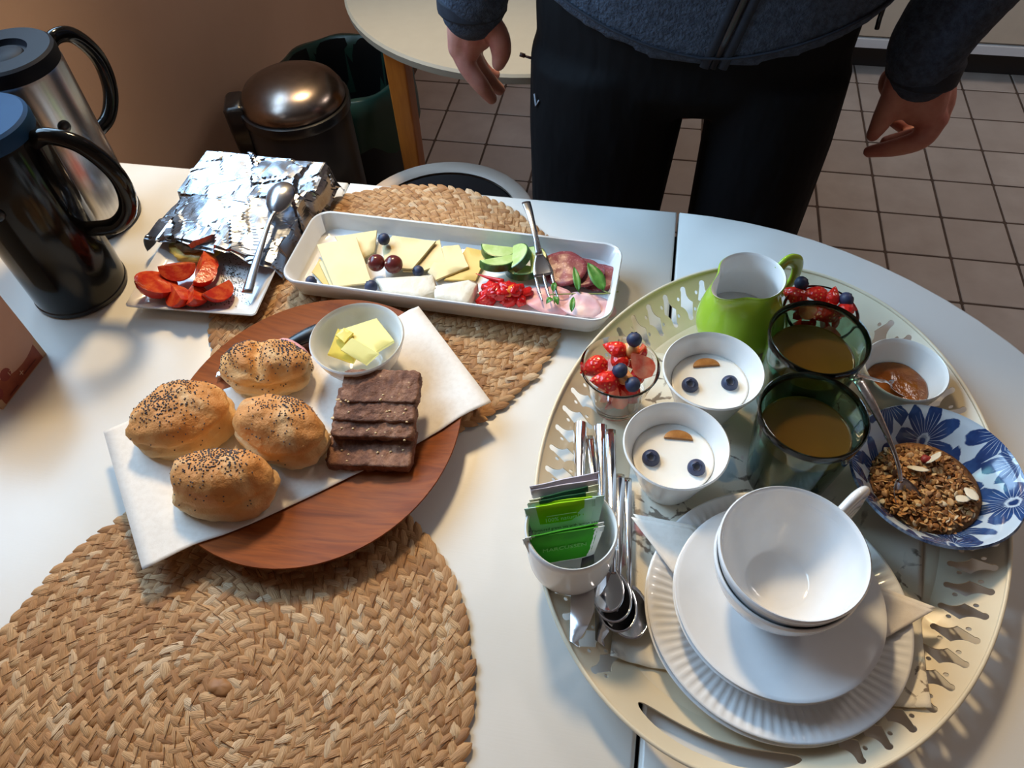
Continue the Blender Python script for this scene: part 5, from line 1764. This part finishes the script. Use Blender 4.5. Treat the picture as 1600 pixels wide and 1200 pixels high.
pm2 = n.mix(1.0, pm, n.mix(n.ramp(d2, [(.3, (1, 1, 1, 1)), (.42, (0, 0, 0, 1))]), (1, 1, 1, 1), vein), 'MULTIPLY')
pm3 = n.mix(1.0, pm2, core, 'ADD')
blue = n.ramp(n.noise(co, 60, 3), [(.3, S(30, 48, 96)), (.7, S(52, 84, 140))])
n.col(n.mix(pm3, S(192, 208, 224), blue))
n.set(Roughness=.15, Coat_Weight=.3); MT['blueflower'] = n.m
n = NT('blue_sponge_glaze'); co = n.coords('Object')
n.col(n.ramp(n.noise(co, 90, 4, .7), [(.38, S(40, 62, 112)), (.6, S(150, 172, 204))])); n.set(Roughness=.18); MT['bluesponge'] = n.m
HBb = .046
bcx, bcy = .2755, .3935
outer = prof_smooth([(.030, 0), (.031, .003), (.039, .010), (.053, .026), (.062, .037), (.0715, HBb)], 4)
pr = vessel(outer, .0032, .005)
top_i = max(range(len(pr)), key=lambda i: pr[i][1])
gb = obj('flower_bowl', lathe(pr, 88, [0 if i < top_i else 1 for i in range(len(pr))]), [MT['blueflower'], MT['bluesponge']], loc=(bcx, bcy, T + ZC), sharp=60)
tag(gb, 'wide bowl painted with blue flowers and filled with granola', 'bowl')
# granola: countless flakes
rnd = random.Random(5)
n = NT('granola'); at2 = n.n('ShaderNodeAttribute', attribute_name='tint')
n.col(n.ramp(at2.outputs['Fac'], [(0, S(96, 58, 28)), (.25, S(150, 98, 50)), (.55, S(190, 140, 84)), (.8, S(214, 176, 126)), (.93, S(180, 110, 40)), (1, S(226, 210, 180))])); n.set(Roughness=.6); MT['granola'] = n.m
V, F, tn = [], [], []
fl, ff = blob(1, .72, .16, .25, 1.5, 2, 8, 5)
for k in range(1500):
    a, q = rnd.random() * 2 * PI, math.sqrt(rnd.random())
    rg = .0445 * q
    z = .0245 + .0035 * (1 - q * q) + rnd.uniform(-.003, .0025) - (.004 if q > .93 else 0)
    s_ = rnd.uniform(.0020, .0042)
    m3 = (Matrix.Rotation(rnd.random() * 6.3, 3, 'Z') @ Matrix.Rotation(rnd.gauss(0, .55), 3, 'X') @ Matrix.Rotation(rnd.gauss(0, .4), 3, 'Y'))
    p = Vector((rg * math.cos(a) - .004, rg * math.sin(a) - .003, z))
    n0 = len(V); tt = rnd.random()
    V += [p + m3 @ (v * s_) for v in fl]; tn += [tt] * len(fl)
    F += [tuple(i + n0 for i in f) for f in ff]
gr = obj('granola', (V, F), MT['granola'], loc=(bcx, bcy, T + ZC), normals=False)
gr.data.attributes.new('tint', 'FLOAT', 'POINT').data.foreach_set('value', tn)
tag(gr, 'toasted oat granola heaped in the blue flowered bowl', 'granola'); gr['kind'] = 'stuff'
gm = lathe([(0, .0055), (.03, .0065), (.040, .014), (.0455, .0225), (.03, .0245), (0, .0255)], 40)
o = obj('packed_oats', ([v + Vector((-.001, -.001, 0)) for v in gm[0]], gm[1]), mat('granola_base', S(120, 76, 38), .8, c2=S(168, 118, 66), ns=160, bump=.8, bs=160, bd=.003), gr)
MT['coconut'] = mat('coconut_flake', S(232, 222, 200), .5)
for k, (px, z, lab) in enumerate((((1505, 779), .033, 'large pale coconut flake at the right of the granola'), ((1518, 772), .034, 'curled pale coconut flake at the edge of the granola'), ((1434, 732), .034, 'pale coconut flake near the spoon in the granola'), ((1459, 715), .036, 'thin coconut sliver at the back of the granola'))):
    v_ = blob(.0085, .005, .0007, .3, 1.5, k, 16, 6)
    tag(obj('coconut_flake', v_, MT['coconut'], loc=at(px[0], px[1], ZC + z), rot=(R(25 * (k - 1)), R(20), R(60 * k + 40))), lab, 'coconut', 'coconut flakes on the granola')
o = obj('dried_berry', blob(.005, .0042, .0035, .3, 2, 3, 10, 7), mat('dried_berry_red', S(150, 40, 36), .5), loc=at(1447, 718, ZC + .032))
tag(o, 'dried red berry at the back of the granola', 'berry')
spoon('granola_spoon', 'silver spoon with ornate handle stuck into the granola', (1419, 778), (1340, 592), ZC + .030, ZC + .072, MT['silver'], bl=.036, bw=.024, depth=.006, hw=(.0020, .0018, .0020, .0032, .0046, .0052), arch=.008, ht=.0016)

# ------------------------------------------------------------------ cutlery lying on the tray
zk = ZC + .004
kg = 'table knives on the tray'
table_knife('table_knife', 'table knife with its blade at the left, beside the tray rim', (905, 1012), (906, 662), .031, .018, MT['steel'], MT['steel'], kg, (-.35, .1, 1), blade_w=.0125, hw=.0062, ht=.0045, frac=.5)
table_knife('table_knife', 'table knife second from the tray rim with dotted blade', (944, 1010), (938, 666), .017, .010, MT['steel'], MT['steel'], kg, (-.35, .1, 1), blade_w=.0125, hw=.0064, ht=.0045, frac=.5)
sg2 = 'spoons beside the knives on the tray'
spoon('tablespoon', 'tablespoon with dark bowl nearest the plates among the cutlery', (984, 955), (979, 748), ZC + .009, ZC + .008, MT['steel'], sg2, bl=.046, bw=.032, depth=.007, hw=(.0026, .0024, .003, .0042, .0048), ht=.0018)
spoon('tablespoon', 'tablespoon partly under the other spoon beside the knives', (966, 945), (968, 742), ZC + .016, ZC + .012, MT['steel'], sg2, bl=.046, bw=.03, depth=.007, hw=(.0026, .0024, .003, .0042, .0048), ht=.0018)
spoon('tablespoon', 'tablespoon with long handle lying just right of the second knife', (958, 930), (954, 672), ZC + .020, ZC + .014, MT['steel'], sg2, bl=.046, bw=.03, depth=.007, hw=(.0026, .0024, .003, .0042, .0050), ht=.0018)
spoon('tablespoon', 'tablespoon whose narrow handle shows between the two knives', (947, 915), (921, 682), ZC + .022, ZC + .012, MT['steel'], sg2, bl=.046, bw=.028, depth=.007, hw=(.0024, .0022, .0028, .0036, .0042), ht=.0016)

# ------------------------------------------------------------------ cup of tea sachets
HT_ = .062
ZTC = ZC + .0205
tcx, tcy = at(893, 824, ZTC + HT_).x, at(893, 824, ZTC + HT_).y
o = obj('sachet_cup', lathe(vessel(prof_smooth([(.0265, 0), (.0285, .002), (.0330, .010), (.0350, .028), (.0362, HT_)], 4), .0026, .004), 64), MT['bowl_white'], loc=(tcx, tcy, T + ZTC), sharp=60)
tag(o, 'white cup of tea sachets standing on the cutlery', 'cup')
MT['sachet_paper'] = mat('sachet_paper', S(226, 232, 230), .45)
MT['sach_mint'] = mat('sachet_mint', S(200, 228, 212), .6)
MT['sach_lime'] = mat('sachet_lime', S(150, 202, 20), .6, c2=S(140, 190, 18), ns=20, Specular_IOR_Level=.2)
MT['sach_green'] = mat('sachet_green', S(54, 150, 26), .6, c2=S(44, 132, 24), ns=20, Specular_IOR_Level=.2)
MT['sach_dark'] = mat('sachet_dark_green', S(14, 78, 48), .35)
MT['sach_lilac'] = mat('sachet_lilac', S(212, 206, 220), .45)
MT['sach_cream'] = mat('sachet_cream', S(222, 226, 196), .45)
MT['txt_green'] = mat('text_green', S(20, 70, 50), .5)
MT['txt_pale'] = mat('text_pale', S(220, 236, 200), .5)
def sachet(label, a_px, b_px, z_top, depth_dir, hgt, cols, extra=None):
    """upright sachet: upper edge between two pixels, face leaning back"""
    A, B = at(a_px[0], a_px[1], z_top), at(b_px[0], b_px[1], z_top)
    B.z = A.z
    wdt = (B - A).length
    t = thing('tea_sachet', label, 'tea bag', (0, 0, 0), group='tea sachets in the cup')
    xd = (B - A).normalized()
    up_ = (Vector((0, 0, 1)) + depth_dir).normalized()
    up_ = (up_ - xd * up_.dot(xd)).normalized()
    nrm = xd.cross(up_)                       # towards the camera
    M_ = Matrix(((xd.x, up_.x, nrm.x, A.x), (xd.y, up_.y, nrm.y, A.y), (xd.z, up_.z, nrm.z, A.z), (0, 0, 0, 1)))
    t.matrix_world = M_
    def pillow(x0, x1, y0, y1, th, m, name, bump_=0.0):
        V, F = [], []
        nx2, ny2 = 10, 8
        for s2 in (1, -1):
            for j in range(ny2 + 1):
                for i in range(nx2 + 1):
                    u, v = i / nx2, j / ny2
                    ex_ = math.sin(PI * (x0 + (x1 - x0) * u) / wdt) ** .5 if 0 < (x0 + (x1 - x0) * u) / wdt < 1 else 0
                    ey_ = min(1, (1 - v) * 6) * .8 + .2
                    zz = s2 * (.0002 + th * ex_ * ey_) + (bump_ if s2 > 0 else 0)
                    yy = y0 + (y1 - y0) * v
                    xx = wdt / 2 + (x0 + (x1 - x0) * u - wdt / 2) * (1 + .30 * min(0, yy) / .045)
                    V.append(Vector((xx, yy, zz + .0006 * noise.noise(Vector((x0 + u * 3, v * 3, wdt * 90))))))
        n2 = (nx2 + 1) * (ny2 + 1)
        for s2 in (0, n2):
            for j in range(ny2):
                for i in range(nx2):
                    a = s2 + j * (nx2 + 1) + i
                    F.append((a, a + 1, a + nx2 + 2, a + nx2 + 1))
        for i in range(nx2):
            a = ny2 * (nx2 + 1) + i
            F += [(i, i + 1, n2 + i + 1, n2 + i), (a, n2 + a, n2 + a + 1, a + 1)]
        for j in range(ny2):
            a = j * (nx2 + 1)
            F += [(a, n2 + a, n2 + a + nx2 + 1, a + nx2 + 1), (a + nx2, a + 2 * nx2 + 1, n2 + a + 2 * nx2 + 1, n2 + a + nx2)]
        return obj(name, (V, F), m, t, sharp=50)
    pillow(0, wdt, -hgt, 0, .0018, cols[0], 'envelope')
    if cols[1]:
        e_ = .08 if cols[2] > .9 else .16
        pillow(wdt * e_, wdt * (1 - e_), -hgt * cols[2], 0.0003, .0020, cols[1], 'colour_band')
    for x0 in (0.0, wdt * .93):
        for q in range(5):
            obj('crimp', box(x0 + wdt * .012 + q * wdt * .011, -hgt * .10, .0006, .0003, hgt * .16, .0005), cols[0], t, smooth=False)
    if extra:
        extra(t, wdt, hgt)
    return t
bk = Vector((0, .45, 0))
SX = lambda L: [(810 + x / 6.317, 730 + y / 6.317) for x, y in L]
def ex_lime(t, w_, h_):
    obj('print_line', box(w_ * .5, -h_ * .20, .0036, w_ * .42, .0005, .0001), MT['txt_pale'], t, smooth=False)
    text_mesh('print_text', '100% natural', .0052, MT['txt_pale'], t, (w_ * .5, -h_ * .33, .0036))
    text_mesh('print_text', '* Flavoured green tea with lemon peel', .0036, MT['txt_green'], t, (w_ * .52, -h_ * .53, .0032))
    text_mesh('print_text', '* Aromatiseret grøn te', .0036, MT['txt_green'], t, (w_ * .40, -h_ * .62, .0032))
def ex_green(t, w_, h_):
    text_mesh('print_text', 'MARCUSSEN', .0062, mat('text_faint', S(96, 160, 80), .5), t, (w_ * .5, -h_ * .48, .0034))
zt0 = ZTC + HT_
rows = [([(108, 190), (795, 45)], .012, MT['sach_lilac'], None, .4, 'lilac white tea sachet at the very back of the cup', None),
        ([(118, 225), (790, 118)], .010, MT['sach_lilac'], None, .4, 'lilac white tea sachet second from the back of the cup', None),
        ([(105, 325), (795, 165)], .008, MT['sach_cream'], MT['sach_dark'], .35, 'cream tea sachet with dark green band further back', None),
        ([(90, 352), (775, 232)], .007, MT['sach_cream'], MT['sach_dark'], .35, 'cream tea sachet with dark green band nearer the lime ones', None),
        ([(85, 365), (850, 275)], .006, MT['sach_mint'], MT['sach_lime'], .42, 'mint tea sachet with lime band half hidden by its twin', None),
        ([(55, 410), (765, 300)], .006, MT['sach_mint'], MT['sach_lime'], .40, 'mint tea sachet with lime band and printed lines facing the camera', ex_lime),
        ([(60, 700), (845, 535)], .004, MT['sachet_paper'], MT['sach_green'], .97, 'green tea sachet leaning at the back of the front pair', None),
        ([(38, 712), (850, 575)], .003, MT['sachet_paper'], MT['sach_green'], .97, 'green tea sachet at the very front of the cup', ex_green)]
for pts2, dz, c1_, c2_, fr, lab, ex_ in rows:
    P2 = SX(pts2)
    sachet(lab, P2[0], P2[1], zt0 + dz, bk if fr < .9 else Vector((0, .16, 0)), .042 if fr < .9 else .036, (c1_, c2_, fr), ex_)
